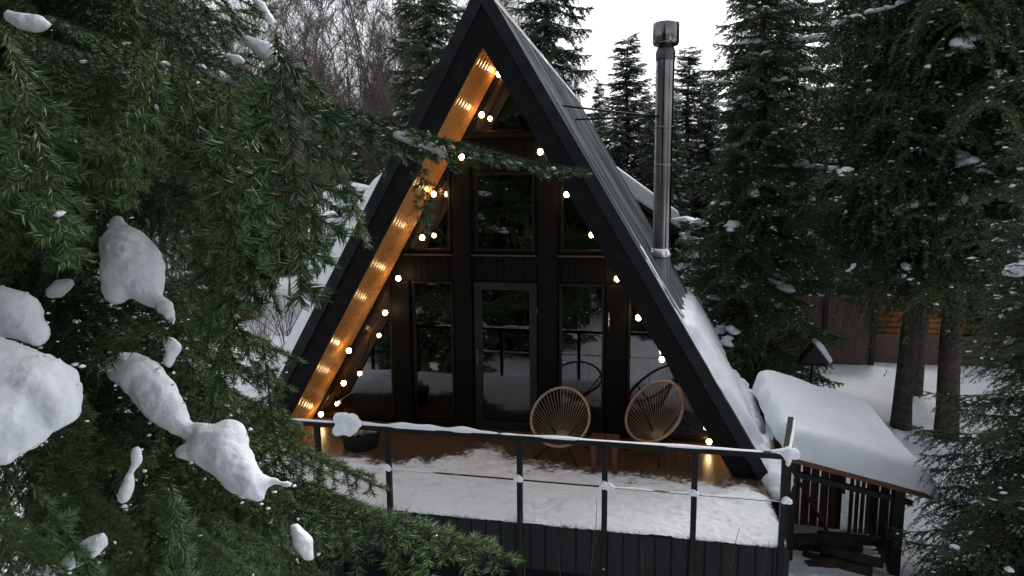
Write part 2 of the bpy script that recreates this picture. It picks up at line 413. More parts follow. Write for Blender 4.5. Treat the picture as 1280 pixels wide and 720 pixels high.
def window(poly, fwid=.04, fm='frame', dy=0.0):
    b = MB(); b.ring(poly, fwid, y0 + dy, y0 + .075); o = b.build('window', M[fm], cabin, .004)
    q = inset(poly, fwid - .004); p = MB(); p.prism(q, y0 + .035, y0 + .047); p.build('pane', M['glass'], o)
    return o
for s in (1, -1):
    window([(s * .724, .032), (s * 1.326, .032), (s * 1.326, 2.048), (s * .724, 2.048)], .036)
    zc = HS * (1 - (1.624 + .01) / WS)
    window([(s * 1.624, .032), (s * (xs(.032) - .012), .032), (s * 1.624, zc)], .036)
    window([(s * .744, 2.455), (s * (xs(2.455) - .012), 2.455), (s * .744, HS * (1 - .756 / WS))], .036)
window([(-.408, 2.455), (.408, 2.455), (.408, 3.495), (-.408, 3.495)], .036)
window([(-xs(3.99) + .01, 3.99), (xs(3.99) - .01, 3.99), (0, HS - .03)], .036)
b = MB(); b.ring([(-.432, .01), (.432, .01), (.432, 2.045), (-.432, 2.045)], .10, y0 - .012, y0 + .07); door = b.build('door', M['doorframe'], cabin, .006)
b = MB(); b.prism(inset([(-.432, .01), (.432, .01), (.432, 2.045), (-.432, 2.045)], .096), y0 + .03, y0 + .042); b.build('pane', M['glass'], door)
b = MB(); b.box(-.405, -.365, y0 - .03, y0 - .0125, .92, 1.13); b.tube([(-.385, y0 - .03, 1.05), (-.385, y0 - .065, 1.05), (-.27, y0 - .065, 1.05)], .011, 8); b.build('handle', M['steel_dark'], door)
for z in (.35, 1.62):
    b = MB(); b.tube([(.437, y0 - .022, z), (.437, y0 - .022, z + .09)], .012, 8); b.build('hinge', M['steel_dark'], door)
# pull handle on the right-hand window
b = MB(); b.tube([(1.385, y0 - .05, 1.45), (1.385, y0 - .085, 1.45), (1.385, y0 - .085, 1.69), (1.385, y0 - .05, 1.69)], .009, 8); b.build('pull_handle', M['steel_bright'], cabin)
# inside: floor, back wall, roof lining
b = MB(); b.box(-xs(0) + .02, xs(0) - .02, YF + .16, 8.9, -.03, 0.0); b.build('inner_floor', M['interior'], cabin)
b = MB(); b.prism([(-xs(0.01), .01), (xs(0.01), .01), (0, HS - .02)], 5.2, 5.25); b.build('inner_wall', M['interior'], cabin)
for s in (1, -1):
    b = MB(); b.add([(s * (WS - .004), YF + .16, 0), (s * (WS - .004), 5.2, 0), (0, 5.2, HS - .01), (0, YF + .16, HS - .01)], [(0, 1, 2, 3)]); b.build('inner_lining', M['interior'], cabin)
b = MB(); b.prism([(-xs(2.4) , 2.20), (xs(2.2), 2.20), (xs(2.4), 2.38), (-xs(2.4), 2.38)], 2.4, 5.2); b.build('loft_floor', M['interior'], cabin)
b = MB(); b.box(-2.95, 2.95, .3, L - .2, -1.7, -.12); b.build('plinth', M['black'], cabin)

# chimney through the right slope
CX, CY = 2.035, 2.5
cz0 = H * (1 - CX / W)
b = MB(); b.lathe([(.128, .30), (.128, 3.02)], (CX, CY, cz0), 32); chim = b.build('chimney', M['steel'], cabin)
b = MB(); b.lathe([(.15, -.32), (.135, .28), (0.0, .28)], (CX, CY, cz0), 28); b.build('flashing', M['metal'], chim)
b = MB(); b.lathe([(.13, .335), (.152, .335), (.158, .27), (.152, .215), (.12, .215)], (CX, CY, cz0), 32); b.build('collar', M['steel_bright'], chim)
for z in (1.52, 2.05):
    b = MB(); b.lathe([(.129, z), (.135, z), (.135, z + .035), (.129, z + .035)], (CX, CY, cz0), 32); b.build('band', M['steel'], chim)
zt = 3.02
b = MB(); b.lathe([(.132, zt - .03), (.137, zt + .0), (.137, zt + .09), (.118, zt + .15), (.10, zt + .17), (.10, zt + .2)], (CX, CY, cz0), 32); b.build('neck', M['steel_dark'], chim)
b = MB(); b.lathe([(.09, zt + .19), (.17, zt + .19), (.183, zt + .22), (.183, zt + .47), (.176, zt + .485), (.15, zt + .47), (.0, zt + .44)], (CX, CY, cz0), 36); b.build('cowl', M['steel'], chim)
for a in ((.66, 1.74, 4.40), (.72, 2.84, 4.33)):
    b = MB(); b.tube([(a[0] - .02, a[1], a[2] - .12), a, (CX - .12, CY, 4.30)], .015, 6); b.build('stay_rod', M['rail'], chim)

# snow on the roof
def sheet(name, s, u0, u1, v0, v1, nu, nv, hfn, parent):
    me = grid_mesh(name, np.linspace(u0, u1, nu), np.linspace(v0, v1, nv), lambda u, v: rp(s, u, hfn(u, v), v), [M['snow']])
    return link(name, me, parent)
def sst(a, b, x): t = min(1, max(0, (x - a) / (b - a))); return t * t * (3 - 2 * t)
def h_right(u, v):
    n = nz(u * 1.5, v * 1.5, 4); n2 = nz(u * 6, v * 6, 9); n3 = nz(u * .9, v * 7, 2) if v < 1.3 else -1
    edge = .62 + .25 * (u - .3) * .5 + .22 * n + .06 * n2
    top = 1.72 + .18 * n + .08 * n2 - .11 * (v - 2.9)
    m_ = sst(edge - .12, edge + .16, v) * (1 - sst(top - .18, top + .05, u))
    h = -.03 + .155 * m_ * (1 + .25 * n + .10 * n2)
    if m_ < .15 and u < 3.0 and n3 > .18: h = max(h, .012 + .03 * (n3 - .18) + .01 * n2) if u < 1.9 + 2.4 * (n3 - .18) else h
    if u < .12: h *= .6 + u * 3.3
    return h
sheet('roof_snow', 1, -.05, 3.2, .02, 8.9, 80, 200, h_right, cabin)
def h_left(u, v):
    n = nz(u * 2.2, v * 2.2, 14); n2 = nz(u * 9, v * 9, 3)
    m_ = 1 - sst(3.3, 4.55, u)
    return -.03 + (.23 * m_ ** .8 + .02 * n + .012 * n2) * sst(-.06, .06, v - .03) * (1 if u < 4.5 else max(0, (4.7 - u) * 5))
sheet('roof_snow', -1, -.1, 4.7, .0, 8.9, 110, 120, h_left, cabin)

# ------------------------------------------------------------------ deck
deck = empty('deck', 'brown board deck with a black ribbed skirt in front of the glazed gable', 'deck')
b = MB(); x = -3.2; k = 0
while x < 3.14:
    b.box(x, min(x + .136, 3.18), -1.46, YF + .14, -.035 - .001 * (k % 3), -.002 - .001 * (k * 7 % 3)); x += .14; k += 1
b.build('board_floor', M['deckwood'], deck)
b = MB(); x = -3.24; P = []
while x < 3.12:                       # trapezoid profile sheet
    for dx, dy in ((0, 0), (.006, -.012), (.136, -.012), (.142, 0)): P.append((x + dx, dy))
    x += .15
v = [(px_, -1.475 + dy, z) for z in (-.47, -.012) for px_, dy in P]
n = len(P); b.add(v, [(i, i + 1, n + i + 1, n + i) for i in range(n - 1)])
b.box(3.13, 3.19, -1.46, .2, -.47, -.05); b.build('skirt', M['skirt'], deck)
b = MB(); b.box(-3.2, 3.12, -1.40, -1.30, -.30, -.06); b.build('joist', M['black'], deck)
for x in (-2.9, -1.4, .2, 1.7, 2.9):
    b = MB(); b.box(x, x + .12, -1.36, -1.24, -1.6, -.30); b.build('support', M['black'], deck)
b = MB(); b.box(-3.1, 3.1, -.9, -.85, -1.7, -.06); b.build('back_board', M['black'], deck)

def h_deck(x, y):
    n = nz(x * 1.3, y * 1.3, 21); n2 = nz(x * 5, y * 7, 5); n3 = nz(x * 17, y * 20, 8)
    e = -.02 + .10 * math.sin(x * 1.7 + .6) + .28 * n + .10 * n2
    if x < -.9: e -= .12
    e += .42 * math.exp(-((x + .05) / .38) ** 2)
    d = e - y
    h = -.02 + .027 * sst(-.16, .30, d) + .04 * sst(.1, .7, d) + .014 * n2 * sst(0, .25, d) + .013 * n3 + .003 * nz(x * 45, y * 50, 2)
    h += .020 * nz(x * 2.6, y * 3.2, 40) * sst(.2, .6, d)
    if d > .3: h = max(h, .004)
    if y < -1.38: h -= .04 * ((-1.38 - y) / .12) ** 2
    if x > 3.0: h -= .05 * ((x - 3.0) / .2) ** 2
    return h
rr = random.Random(5)
FEET = [(rr.uniform(-2.2, 2.9), rr.uniform(-1.2, -.2), rr.uniform(-.6, .6)) for _ in range(60)]
me = grid_mesh('snow', np.linspace(-3.2, 3.19, 620), np.linspace(-1.50, .75, 240), lambda u, v: (u, v, h_deck(u, v)), [M['snow_deck']])
_v = np.empty(len(me.vertices) * 3, np.float32); me.vertices.foreach_get('co', _v); _v = _v.reshape(-1, 3)
for fx, fy, fa in FEET:
    c, q = math.cos(fa), math.sin(fa); dx, dy = _v[:, 0] - fx, _v[:, 1] - fy
    e = ((dx * c + dy * q) / .13) ** 2 + ((-dx * q + dy * c) / .055) ** 2
    _v[:, 2] -= np.where(_v[:, 2] > .02, .020 * np.exp(-e ** 2 * .9) - .006 * np.exp(-(e - 1.6) ** 2 * 2), 0)
me.vertices.foreach_set('co', _v.ravel()); me.update()
at_ = me.attributes.new('depth', 'FLOAT', 'POINT'); at_.data.foreach_set('value', np.ascontiguousarray(_v[:, 2]))
_v[:, 2] = np.maximum(_v[:, 2], .0012 + np.maximum(_v[:, 2], 0) * 0); me.vertices.foreach_set('co', _v.ravel()); me.update()
_n = M['snow_deck'].node_tree; _a = _n.nodes.new('ShaderNodeAttribute'); _a.attribute_name = 'depth'      # thin snow lets the boards show through
_t = _n.nodes.new('ShaderNodeTexNoise'); _t.inputs['Scale'].default_value = 26; _t.inputs['Detail'].default_value = 8
_c = _n.nodes.new('ShaderNodeTexCoord'); _n.links.new(_c.outputs['Object'], _t.inputs['Vector'])
_m = _n.nodes.new('ShaderNodeMath'); _m.operation = 'MULTIPLY_ADD'; _m.inputs[1].default_value = .035; _n.links.new(_t.outputs['Fac'], _m.inputs[0]); _n.links.new(_a.outputs['Fac'], _m.inputs[2])
_r = _n.nodes.new('ShaderNodeMapRange'); _r.interpolation_type = 'SMOOTHSTEP'; _r.inputs[1].default_value = .004; _r.inputs[2].default_value = .036; _n.links.new(_m.outputs[0], _r.inputs[0])
_n.links.new(_r.outputs[0], _n.nodes['Principled BSDF'].inputs['Alpha'])
ds = link('snow', me)
tag(ds, 'thin trampled snow covering the front half of the deck', 'snow', kind='stuff')

# ------------------------------------------------------------------ railing
rail = empty('railing', 'dark metal deck railing with snow along its top bar', 'railing', (0, YR, 0))
RP = [-3.1, -2.2, -1.436, -.658, .703, 1.526, 2.347, 3.123]
b = MB(); b.box(-3.16, 3.155, -.03, .03, .848, .90); b.build('top_bar', M['rail'], rail, .004)
for x in RP:
    b = MB(); b.box(x - .026, x + .026, -.026, .026, -.78 if x > -2 else -.5, .848); p = b.build('post', M['rail'], rail, .003)
    b = MB()
    for z in (-.38, -.60): b.ball((x, -.028, z), .011, sub=1)
    b.build('bolt', M['steel_bright'], p)
b = MB(); b.tube([(-3.12, -.032, .46), (3.13, -.032, .455)], .008, 6); b.build('cable', M['rail'], rail)
b = MB(); b.bar((3.13, .03, .872), (3.36, 1.05, .872), .055, .052); b.build('side_bar', M['rail'], rail)
b = MB(); b.tube([(3.13, .03, .46), (3.36, 1.05, .46)], .008, 6); b.build('cable', M['rail'], rail)
b = MB(); b.box(3.335, 3.385, 1.0, 1.05, -1.3, .845); b.build('post', M['rail'], rail)
b = MB()
snow_strip(b, [(-1.16, 0, .898), (.50, 0, .898)], .036, .062, 1, lo=.35, hi=1.15, fr=4)
snow_strip(b, [(.50, 0, .898), (2.95, 0, .898)], .034, .022, 2, lo=.4, hi=1)
snow_strip(b, [(-1.9, 0, .898), (-1.20, 0, .898)], .03, .02, 3)
snow_strip(b, [(3.165, .05, .896), (3.395, 1.0, .896)], .022, .04, 3, lo=.3)
b.build('snow_clumps', M['snow'], rail)
b = MB()
snow_strip(b, [(-1.42, -.032, .462), (-.66, -.032, .462)], .022, .03, 4, lo=.3)
snow_strip(b, [(-.66, -.032, .462), (.1, -.032, .462)], .014, .018, 5, lo=-.3)
snow_strip(b, [(1.55, -.032, .462), (2.34, -.032, .462)], .014, .016, 6, lo=-.3)
snow_strip(b, [(2.36, -.032, .462), (3.1, -.032, .462)], .018, .026, 7, lo=.0)
b.build('snow_clumps', M['snow'], rail)
def sp(*a): return a
b = blob_mesh('snow_lump', [(-1.17, 0, .93, .075), (-1.12, -.01, .95, .07), (-1.03, -.02, .945, .07), (-1.10, -.06, .86, .075), (-1.01, -.05, .87, .06), (-1.17, -.06, .84, .06), (-.97, -.03, .91, .05), (-1.05, -.05, .82, .04)], .012, .03, .12, 4)
link('snow_lump', b, rail)
for x, q in ((-.67, 1), (.69, 1), (1.52, 1.15), (1.57, .9), (2.34, .9), (3.14, 1)):
    link('snow_lump', blob_mesh('snow_lump', [(x, -.035, .475, .036 * q), (x + .03, -.04, .462, .03 * q), (x - .02, -.045, .465, .026 * q)], .01, .02, .06, 2), rail)
link('snow_lump', blob_mesh('snow_lump', [(3.15, -.01, .915, .055), (3.19, 0, .90, .055), (3.21, .02, .88, .045), (3.10, 0, .908, .04), (3.06, 0, .906, .034), (3.02, 0, .903, .026), (3.14, -.03, .875, .035), (3.145, -.035, .84, .028), (3.14, -.035, .81, .022)], .01, .02, .1, 3), rail)

# ------------------------------------------------------------------ string lights
BL = [(-.07, 4.70), (-.24, 4.21), (-.51, 3.69), (-.89, 3.22), (-1.07, 2.65), (-1.43, 2.10), (-1.62, 1.63), (-2.06, 1.14), (-2.28, .61), (-2.66, .13)]
BR = [(.52, 3.73), (.85, 3.2), (1.17, 2.7), (1.49, 2.15), (1.76, 1.66), (2.06, 1.13), (2.66, .11)]
lights = empty('string_lights', 'warm lit bulb string hung along the inside of the gable', 'string lights', (0, .86, 0))
def clampx(x, z, off): mx = xs(z) - off; return max(-mx, min(mx, x))
pts = sorted(BL, key=lambda p: p[1]); allp = [(clampx(x, z, .1), z) for x, z in pts] + [(clampx(x, z, .1), z) for x, z in BR]
cp = []
for (xa, za), (xb, zb) in zip(allp[:-1], allp[1:]):
    if abs(xa - xb) > .5 and za > 4: cp += [(xa, 0, za + .09), (.25, -.02, 4.3)]; continue
    for t in np.linspace(0, 1, 6)[:-1]:
        cp.append((xa + (xb - xa) * t + (.03 if xa < 0 else -.03) * math.sin(math.pi * t), .0, za + .085 + (zb - za) * t))
cp.append((allp[-1][0], 0, allp[-1][1] + .085))
b = MB(); b.tube(cp, .006, 5); b.build('cord', M['black'], lights)
for x, z in allp:
    dy = random.uniform(-.05, .03) if abs(x) > .3 else 0
    if abs(x + 2.06) < .05: dy = -.28
    b = MB(); b.ball((x, dy, z), .034, sub=2, sq=(1, 1, 1.15)); q = b.build('bulb', M['bulb'], lights)
    b = MB(); b.lathe([(.0, .075), (.014, .075), (.016, .028), (.012, .024)], (x, dy, z), 10); b.build('socket', M['black'], q)

# ------------------------------------------------------------------ lounge chairs
def chair(loc, rz, label, sc=1.0, tilt=56):
    t = empty('lounge_chair', label, 'chair', loc, 'round corded chairs on the deck', rz); t.scale = (sc,) * 3
    ct, st = math.cos(R(tilt)), math.sin(R(tilt)); c = Vector((0, 0, .57))
    def P(x, v, d=0.0): return c + Vector((x, v * ct + d * st, v * st - d * ct))
    ring = []
    for i in range(64):
        a = 2 * math.pi * i / 64; ring.append(P(.40 * math.sin(a) * (1 + .06 * math.cos(a)), -.40 * math.cos(a)))
    b = MB(); b.tube(ring, .017, 8, closed=True); b.build('ring', M['rattan'], t)
    seat = []
    for i in range(64):
        a = 2 * math.pi * i / 64; seat.append(P(.085 * math.sin(a), -.20 - .06 * math.cos(a), .24))
    b = MB(); b.tube(seat, .011, 6, closed=True); b.build('seat_ring', M['cord'], t)
    b = MB()
    for i in range(46):
        a = 2 * math.pi * (i + .5) / 46
        p = P(.395 * math.sin(a) * (1 + .06 * math.cos(a)), -.395 * math.cos(a)); q = P(.085 * math.sin(a), -.20 - .06 * math.cos(a), .24)
        b.tube([p, p.lerp(q, .5) + Vector((0, 0, -.012)), q], .0036, 4, cap=False)
    q0 = P(0, -.20, .244); rim = [P(.086 * math.sin(a), -.20 - .061 * math.cos(a), .242) for a in [2 * math.pi * i / 24 for i in range(24)]]
    b.add(rim + [q0], [(i, (i + 1) % 24, 24) for i in range(24)])
    b.build('cords', M['cord'], t)
    for x, y, a in ((-.30, -.20, 2 * math.pi * 58 / 64), (.30, -.20, 2 * math.pi * 6 / 64), (-.27, .42, 2 * math.pi * 46 / 64), (.27, .42, 2 * math.pi * 18 / 64)):
        q = P(.085 * math.sin(a), -.20 - .06 * math.cos(a), .24)
        top = ring[int(round(a / (2 * math.pi) * 64)) % 64]
        b = MB(); b.tube([top, q, (x, y, .012)] if y > 0 else [q, (x, y, .012)], .010, 6); b.build('leg', M['rail'], t)
    return t
chair((.86, .22, .0), R(-12), 'round tan corded chair in front of the narrow window beside the door', .92)
chair((1.98, .48, .0), R(-46), 'round tan corded chair turned sideways nearest the sloping roof edge', 1.02, 51)
# small table between the chairs
tb = empty('side_table', 'small red brown wooden table between the two corded chairs', 'table', (1.42, -.02, 0))
b = MB()
for i in range(4): b.box(-.16 + i * .082, -.16 + i * .082 + .074, -.15, .15, .36, .382)
b.build('table_top', M['redwood'], tb, .003)
for x in (-.12, .12):
    for y in (-.12, .12):
        b = MB(); b.box(x - .03, x + .03, y - .016, y + .016, 0, .358); b.build('leg', M['redwood'], tb, .003)
# firewood basket
bk = empty('log_basket', 'dark basket of split firewood on the deck behind the snowy railing lump', 'basket', (-1.72, .12, 0))
b = MB(); b.lathe([(.0, .01), (.20, .012), (.24, .2), (.25, .205), (.255, .19), (.21, .0)], (0, 0, 0), 20); b.build('basket_shell', M['black'], bk)
rr = random.Random(3)
for i in range(9):
    a = rr.uniform(0, 6.28); c = Vector((rr.uniform(-.12, .12), rr.uniform(-.1, .1), .17 + rr.uniform(0, .10))); d = Vector((math.cos(a), math.sin(a), rr.uniform(-.2, .3))) * .15
    b = MB(); b.tube([c - d, c + d], rr.uniform(.03, .045), 5); lg = b.build('log', M['logend'], None); tag(lg, 'short split log lying in the dark deck basket', 'log', 'logs in the deck basket'); lg.location = bk.location
# armchair inside
ac = empty('armchair', 'brown upholstered armchair behind the lower left window', 'armchair', (-1.75, 1.85, 0), None, R(20))
b = MB(); b.box(-.36, .36, -.34, .34, .12, .42); b.build('seat', M['sofa'], ac, .05)
b = MB(); b.box(-.36, .36, .24, .42, .40, .80); b.build('backrest', M['sofa'], ac, .06)
for s in (1, -1): b = MB(); b.box(s * .42 - .07, s * .42 + .07, -.34, .40, .12, .58); b.build('armrest', M['sofa'], ac, .05)

# snow heaped beside the eave
link('snow_heap', blob_mesh('snow_heap', [(3.28, -.16, -.06, .08), (3.29, -.08, -.03, .11)] + [(3.32 + .03 * math.sin(7 * y), y, -.03 + .02 * math.sin(3.1 * y), .15 + .03 * math.sin(2.3 * y + 1) + .02 * min(2, y)) for y in np.arange(0, 4.5, .11)], .03, .10, .3, 4))
tag(bpy.data.objects['snow_heap'], 'snow heaped along the foot of the right roof slope', 'snow', kind='stuff')

# ------------------------------------------------------------------ woodshed
shed = empty('woodshed', 'slatted woodshed with thick snow on its sloping roof', 'woodshed', (3.5, .33, 0))
gr = -1.45
def rz_(x): return .20 - x * .215            # roof height along local x
RXW, RYL = 1.46, 2.5
b = MB(); b.prism([(0, rz_(0)), (RXW, rz_(RXW)), (RXW, rz_(RXW) - .035), (0, rz_(0) - .035)], .01, RYL); b.build('roof', M['slatdark'], shed)
b = MB(); b.prism([(-.04, rz_(-.04) + .01), (RXW + .06, rz_(RXW + .06) + .01), (RXW + .06, rz_(RXW + .06) - .075), (-.04, rz_(-.04) - .075)], -.035, .008); b.build('beam', M['beam'], shed, .003)
b = MB(); b.prism([(.05, rz_(.05) - .20), (RXW - .1, rz_(RXW - .1) - .18), (RXW - .1, rz_(RXW - .1) - .24), (.05, rz_(.05) - .27)], .05, .10); b.build('beam', M['slatdark'], shed)
for x, y in ((.06, .08), (1.22, .08), (.06, RYL - .15), (1.22, RYL - .15), (.84, 1.12)):
    b = MB(); b.box(x - .055, x + .055, y - .055, y + .055, gr - .2, rz_(x) - .04); b.build('post', M['slatdark'], shed, .004)
rr = random.Random(11)
def slats(x0, y0, x1, y1, wid, gap, miss=()):
    b = MB(); d = Vector((x1 - x0, y1 - y0, 0)); l = d.length; d.normalize(); s = 0; i = 0
    while s < l:
        if i not in miss:
            c = Vector((x0, y0, 0)) + d * (s + wid / 2); zt_ = rz_(c.x) - .05 - rr.uniform(0, .04)
            b.bar((c.x, c.y, gr - .1 + rr.uniform(0, .1)), (c.x + rr.uniform(-.01, .01), c.y, zt_), wid if abs(d.x) > .5 else .02, .02 if abs(d.x) > .5 else wid, 0, (0, 1, 0))
        s += wid + gap * rr.uniform(.6, 1.4); i += 1
    return b
slats(.05, 1.05, .78, 1.05, .095, .022).build('slat_wall', M['slat'], shed)
slats(.98, 1.05, 1.2, 1.05, .045, .022).build('slat_wall', M['slat'], shed)
slats(1.20, .2, 1.24, 1.15, .06, .05).build('slat_wall', M['slat'], shed)
slats(.03, .2, .03, 1.0, .09, .02).build('slat_wall', M['slat'], shed)
b = MB(); b.bar((.30, .95, -.45), (.85, .85, gr + .05), .06, .03); b.build('brace', M['redwood'], shed)
# the thick cap of snow on the shed
def shed_cap():
    U = .5 - .5 * np.cos(np.linspace(0, math.pi, 90)); V = .5 - .5 * np.cos(np.linspace(0, math.pi, 110)); x0, x1, ya, yb = -.06, RXW + .12, -.09, RYL + .1
    def top(u, v):
        # squircle mapping keeps the rim rounded
        a = 2 * u - 1; c = 2 * v - 1
        x = x0 + (x1 - x0) * u; y = ya + (yb - ya) * v
        e = max(abs(a), abs(c)); ex = 1 - abs(a) ** 9; ey = 1 - abs(c) ** 26
        th = .38 * (max(0, ex) ** .45) * (max(0, ey) ** .45) * (1 + .30 * nz(x * 1.1, y * 1.1, 6) + .06 * nz(x * 4, y * 4, 1))
        th *= 1.0 - .18 * u
        x += .05 * nz(y * 2.2, th * 3, 30) * (1 if abs(a) > .9 else 0)
        y += .04 * nz(x * 2.6, th * 3, 31) * (1 if abs(c) > .9 else 0)
        return (x, y, rz_(x) + .006 + th + (-.05 * max(0, u - .9) * 10 if u > .9 else 0))
    return grid_mesh('roof_snow', U, V, top, [M['snow']])
link('roof_snow', shed_cap(), shed)
b = MB(); b.box(.05, 1.3, .02, 1.1, gr - .05, gr + .13); b.build('floor', M['bark'], shed)
# things in the shed
for i in range(12):
    c = Vector((3.5 + rr.uniform(.3, .85), rr.uniform(.35, .9), gr + .20 + .1 * (i // 4) + rr.uniform(0, .05))); a = rr.uniform(-.35, .35); d = Vector((math.cos(a), math.sin(a), rr.uniform(-.06, .06))) * rr.uniform(.25, .42)
    b = MB(); b.tube([c - d, c + d], rr.uniform(.05, .08), 7); lg = b.build('log', [M['bark']]); tag(lg, 'dark log lying on the floor of the slatted woodshed', 'log', 'logs in the woodshed')
lg = link('snow_heap', blob_mesh('snow_heap', [(3.45, -.25, -1.1, .16), (3.7, -.3, -1.12, .2), (4.0, -.35, -1.16, .2), (4.3, -.38, -1.2, .2), (3.6, -.6, -1.2, .25), (4.1, -.7, -1.25, .25)], .03, .08, .25, 4))
tag(lg, 'low heap of snow in front of the woodshed', 'snow', kind='stuff')

# ------------------------------------------------------------------ fence, pavilion, neighbour house, feeder
fn = empty('plank_fence', 'dark brown plank fence behind the snowy yard', 'fence', (3.9, 10.6, 0))
b = MB(); x = 0.0; rr = random.Random(2)
while x < 3.45:
    gap = .05 if x < 1.0 else .004; zz = gz(3.9 + x, 10.6)
    b.box(x, x + .15 - (gap if gap > .01 else 0), 0, .025, zz - .1, zz + 1.75 + rr.uniform(-.01, .01)); x += .154 + (.03 if gap > .01 else 0)
b.build('plank_panel', M['fence'], fn)
for x in (1.05, 2.35, 3.5):
    b = MB(); b.box(x - .05, x + .05, -.06, -.003, gz(3.9 + x, 10.6) - .1, gz(3.9 + x, 10.6) + 1.82); b.build('post', M['slatdark'], fn)
for z in (.35, 1.35):
    b = MB(); b.box(0, 3.45, .027, .07, -1.0 + z, -.92 + z); b.build('fence_rail', M['fence'], fn)
b2 = empty('plank_fence', 'lower reddish plank fence in front of the log pavilion', 'fence', (7.5, 10.9, 0))
b = MB(); x = 0.0
while x < 5.0:
    zz = gz(7.5 + x, 10.9); b.box(x, x + .15, 0, .025, zz - .1, zz + .75 + rr.uniform(-.01, .01)); x += .154
b.build('plank_panel', M['fence'], b2)
pv = empty('log_pavilion', 'orange log pavilion with an open side and a snowy roof', 'pavilion', (8.0, 12.6, 0))
pz = gz(9, 12.6)
b = MB()
for i in range(10): b.tube([(-.2, 0, pz + .09 + i * .16), (2.15, 0, pz + .09 + i * .16)], .085, 10)
b.build('log_wall', M['log'], pv)
b = MB()
for i in range(4): b.tube([(2.1, 0, pz + .09 + i * .16), (4.2, 0, pz + .09 + i * .16)], .085, 10)
b.build('log_wall', M['log'], pv)
for x in (2.2, 2.98, 4.1):
    b = MB(); b.tube([(x, 0, pz), (x, 0, pz + 1.75)], .085, 10); b.build('post', M['log'], pv)
b = MB(); b.bar((-.4, 0, pz + 1.72), (4.5, 0, pz + 1.72), .14, .14); b.build('beam', M['log'], pv)
b = MB(); b.add([(-.6, -.5, pz + 1.78), (4.7, -.5, pz + 1.78), (4.2, 1.4, pz + 2.7), (-.1, 1.4, pz + 2.7), (-.6, 3.3, pz + 1.78), (4.7, 3.3, pz + 1.78)], [(0, 1, 2, 3), (3, 2, 5, 4), (0, 3, 4), (1, 5, 2)]); b.build('roof', M['slatdark'], pv)
b = MB(); b.add([(-.62, -.52, pz + 1.79), (4.72, -.52, pz + 1.79), (4.72, -.52, pz + 1.92), (4.2, 1.4, pz + 2.85), (-.1, 1.4, pz + 2.85), (-.62, -.52, pz + 1.92)], [(0, 1, 2, 5), (5, 2, 3, 4)]); b.build('roof_snow', M['snow'], pv)

nh = empty('neighbour_house', 'dark red house with a snowy gable roof seen past the chimney', 'house', (-.35, 15.2, 0))
HE, HR = 2.20, 4.22       # eave and ridge heights
zz = gz(0, 15)
b = MB(); b.prism([(-2.7, zz), (2.7, zz), (2.7, HE - .2), (0, HR - .25), (-2.7, HE - .2)], 0, 5); b.build('wall', M['red'], nh)
for s in (1, -1):
    b = MB(); b.prism([(s * 3.05, HE - .26), (s * 3.05, HE - .12), (0, HR - .08), (0, HR - .22)], -.4, 5.4); b.build('roof', M['slatdark'], nh)
    b = MB(); b.prism([(s * 3.1, HE - .13), (s * 3.02, HE + .42), (0, HR + .62), (0, HR - .09)], -.5, 5.5); b.build('roof_snow', M['snow'], nh, .08)
b = MB(); b.ring([(-.5, 1.2), (.5, 1.2), (.5, 2.4), (-.5, 2.4)], .07, -.04, -.003); wn = b.build('window', M['frame'], nh)
b = MB(); b.box(-.44, .44, -.02, -.01, 1.26, 2.34); b.build('pane', M['glass'], wn)

bp = at(1015, 455, 13.2); bgz = gz(bp[0], bp[1])
bf = empty('bird_feeder', 'small dark bird feeder on a thin pole with snow on its roof', 'bird feeder', (bp[0], bp[1], bgz))
hh = bp[2] - bgz
b = MB(); b.tube([(0, 0, -.1), (0, 0, hh)], .022, 8); b.build('pole', M['rail'], bf)
b = MB(); b.box(-.24, .24, -.17, .17, hh, hh + .03); b.build('tray', M['slatdark'], bf)
b = MB(); b.prism([(-.25, hh + .06), (0, hh + .40), (.25, hh + .06), (.20, hh + .05), (-.20, hh + .05)], -.18, .18); b.build('roof', M['slatdark'], bf)
b = MB(); b.prism([(.29, hh + .05), (.0, hh + .43), (.04, hh + .50), (.16, hh + .42), (.34, hh + .12)], -.19, .19); b.build('snow', M['snow'], bf, .03)
link('stump', None) if False else None

# ------------------------------------------------------------------ spruces
def needles(P0, D0, Ln, Dr, dens, nl, nw, rng, up_bias=.25, fwd=.66, smin=0.0, spread=.55):
    n = np.maximum(2, (Ln * dens).astype(int)); idx = np.repeat(np.arange(len(n)), n); k = len(idx)
    s = rng.random(k) ** .92 * (1 - smin) + smin; s = s * Ln[idx]
    pos = P0[idx] + D0[idx] * s[:, None]; pos[:, 2] -= Dr[idx] * s * s
    tn = D0[idx].copy(); tn[:, 2] -= 2 * Dr[idx] * s; tn /= np.linalg.norm(tn, axis=1, keepdims=True)
    hx = np.cross(tn, [0.0, 0.0, 1.0]) + 1e-4; hx /= np.linalg.norm(hx, axis=1, keepdims=True); vx = np.cross(hx, tn)
    phi = rng.normal(up_bias, spread, k)[:, None]
    q = hx * np.cos(phi) * np.where(rng.random(k) < .5, 1, -1)[:, None] + vx * np.sin(phi)
    fwd = np.clip(rng.normal(fwd, .07, k), .35, .9)[:, None]
    d = tn * fwd + q * np.sqrt(1 - fwd * fwd); d /= np.linalg.norm(d, axis=1, keepdims=True)
    sd_ = np.cross(d, rng.normal(size=(k, 3))); sd_ /= np.linalg.norm(sd_, axis=1, keepdims=True) + 1e-9
    hw = nw / 2; ll = nl * rng.uniform(.7, 1.2, k)[:, None]
    V = np.empty((k, 3, 3)); V[:, 0] = pos + sd_ * hw; V[:, 1] = pos - sd_ * hw; V[:, 2] = pos + d * ll
    return V.reshape(-1, 3)
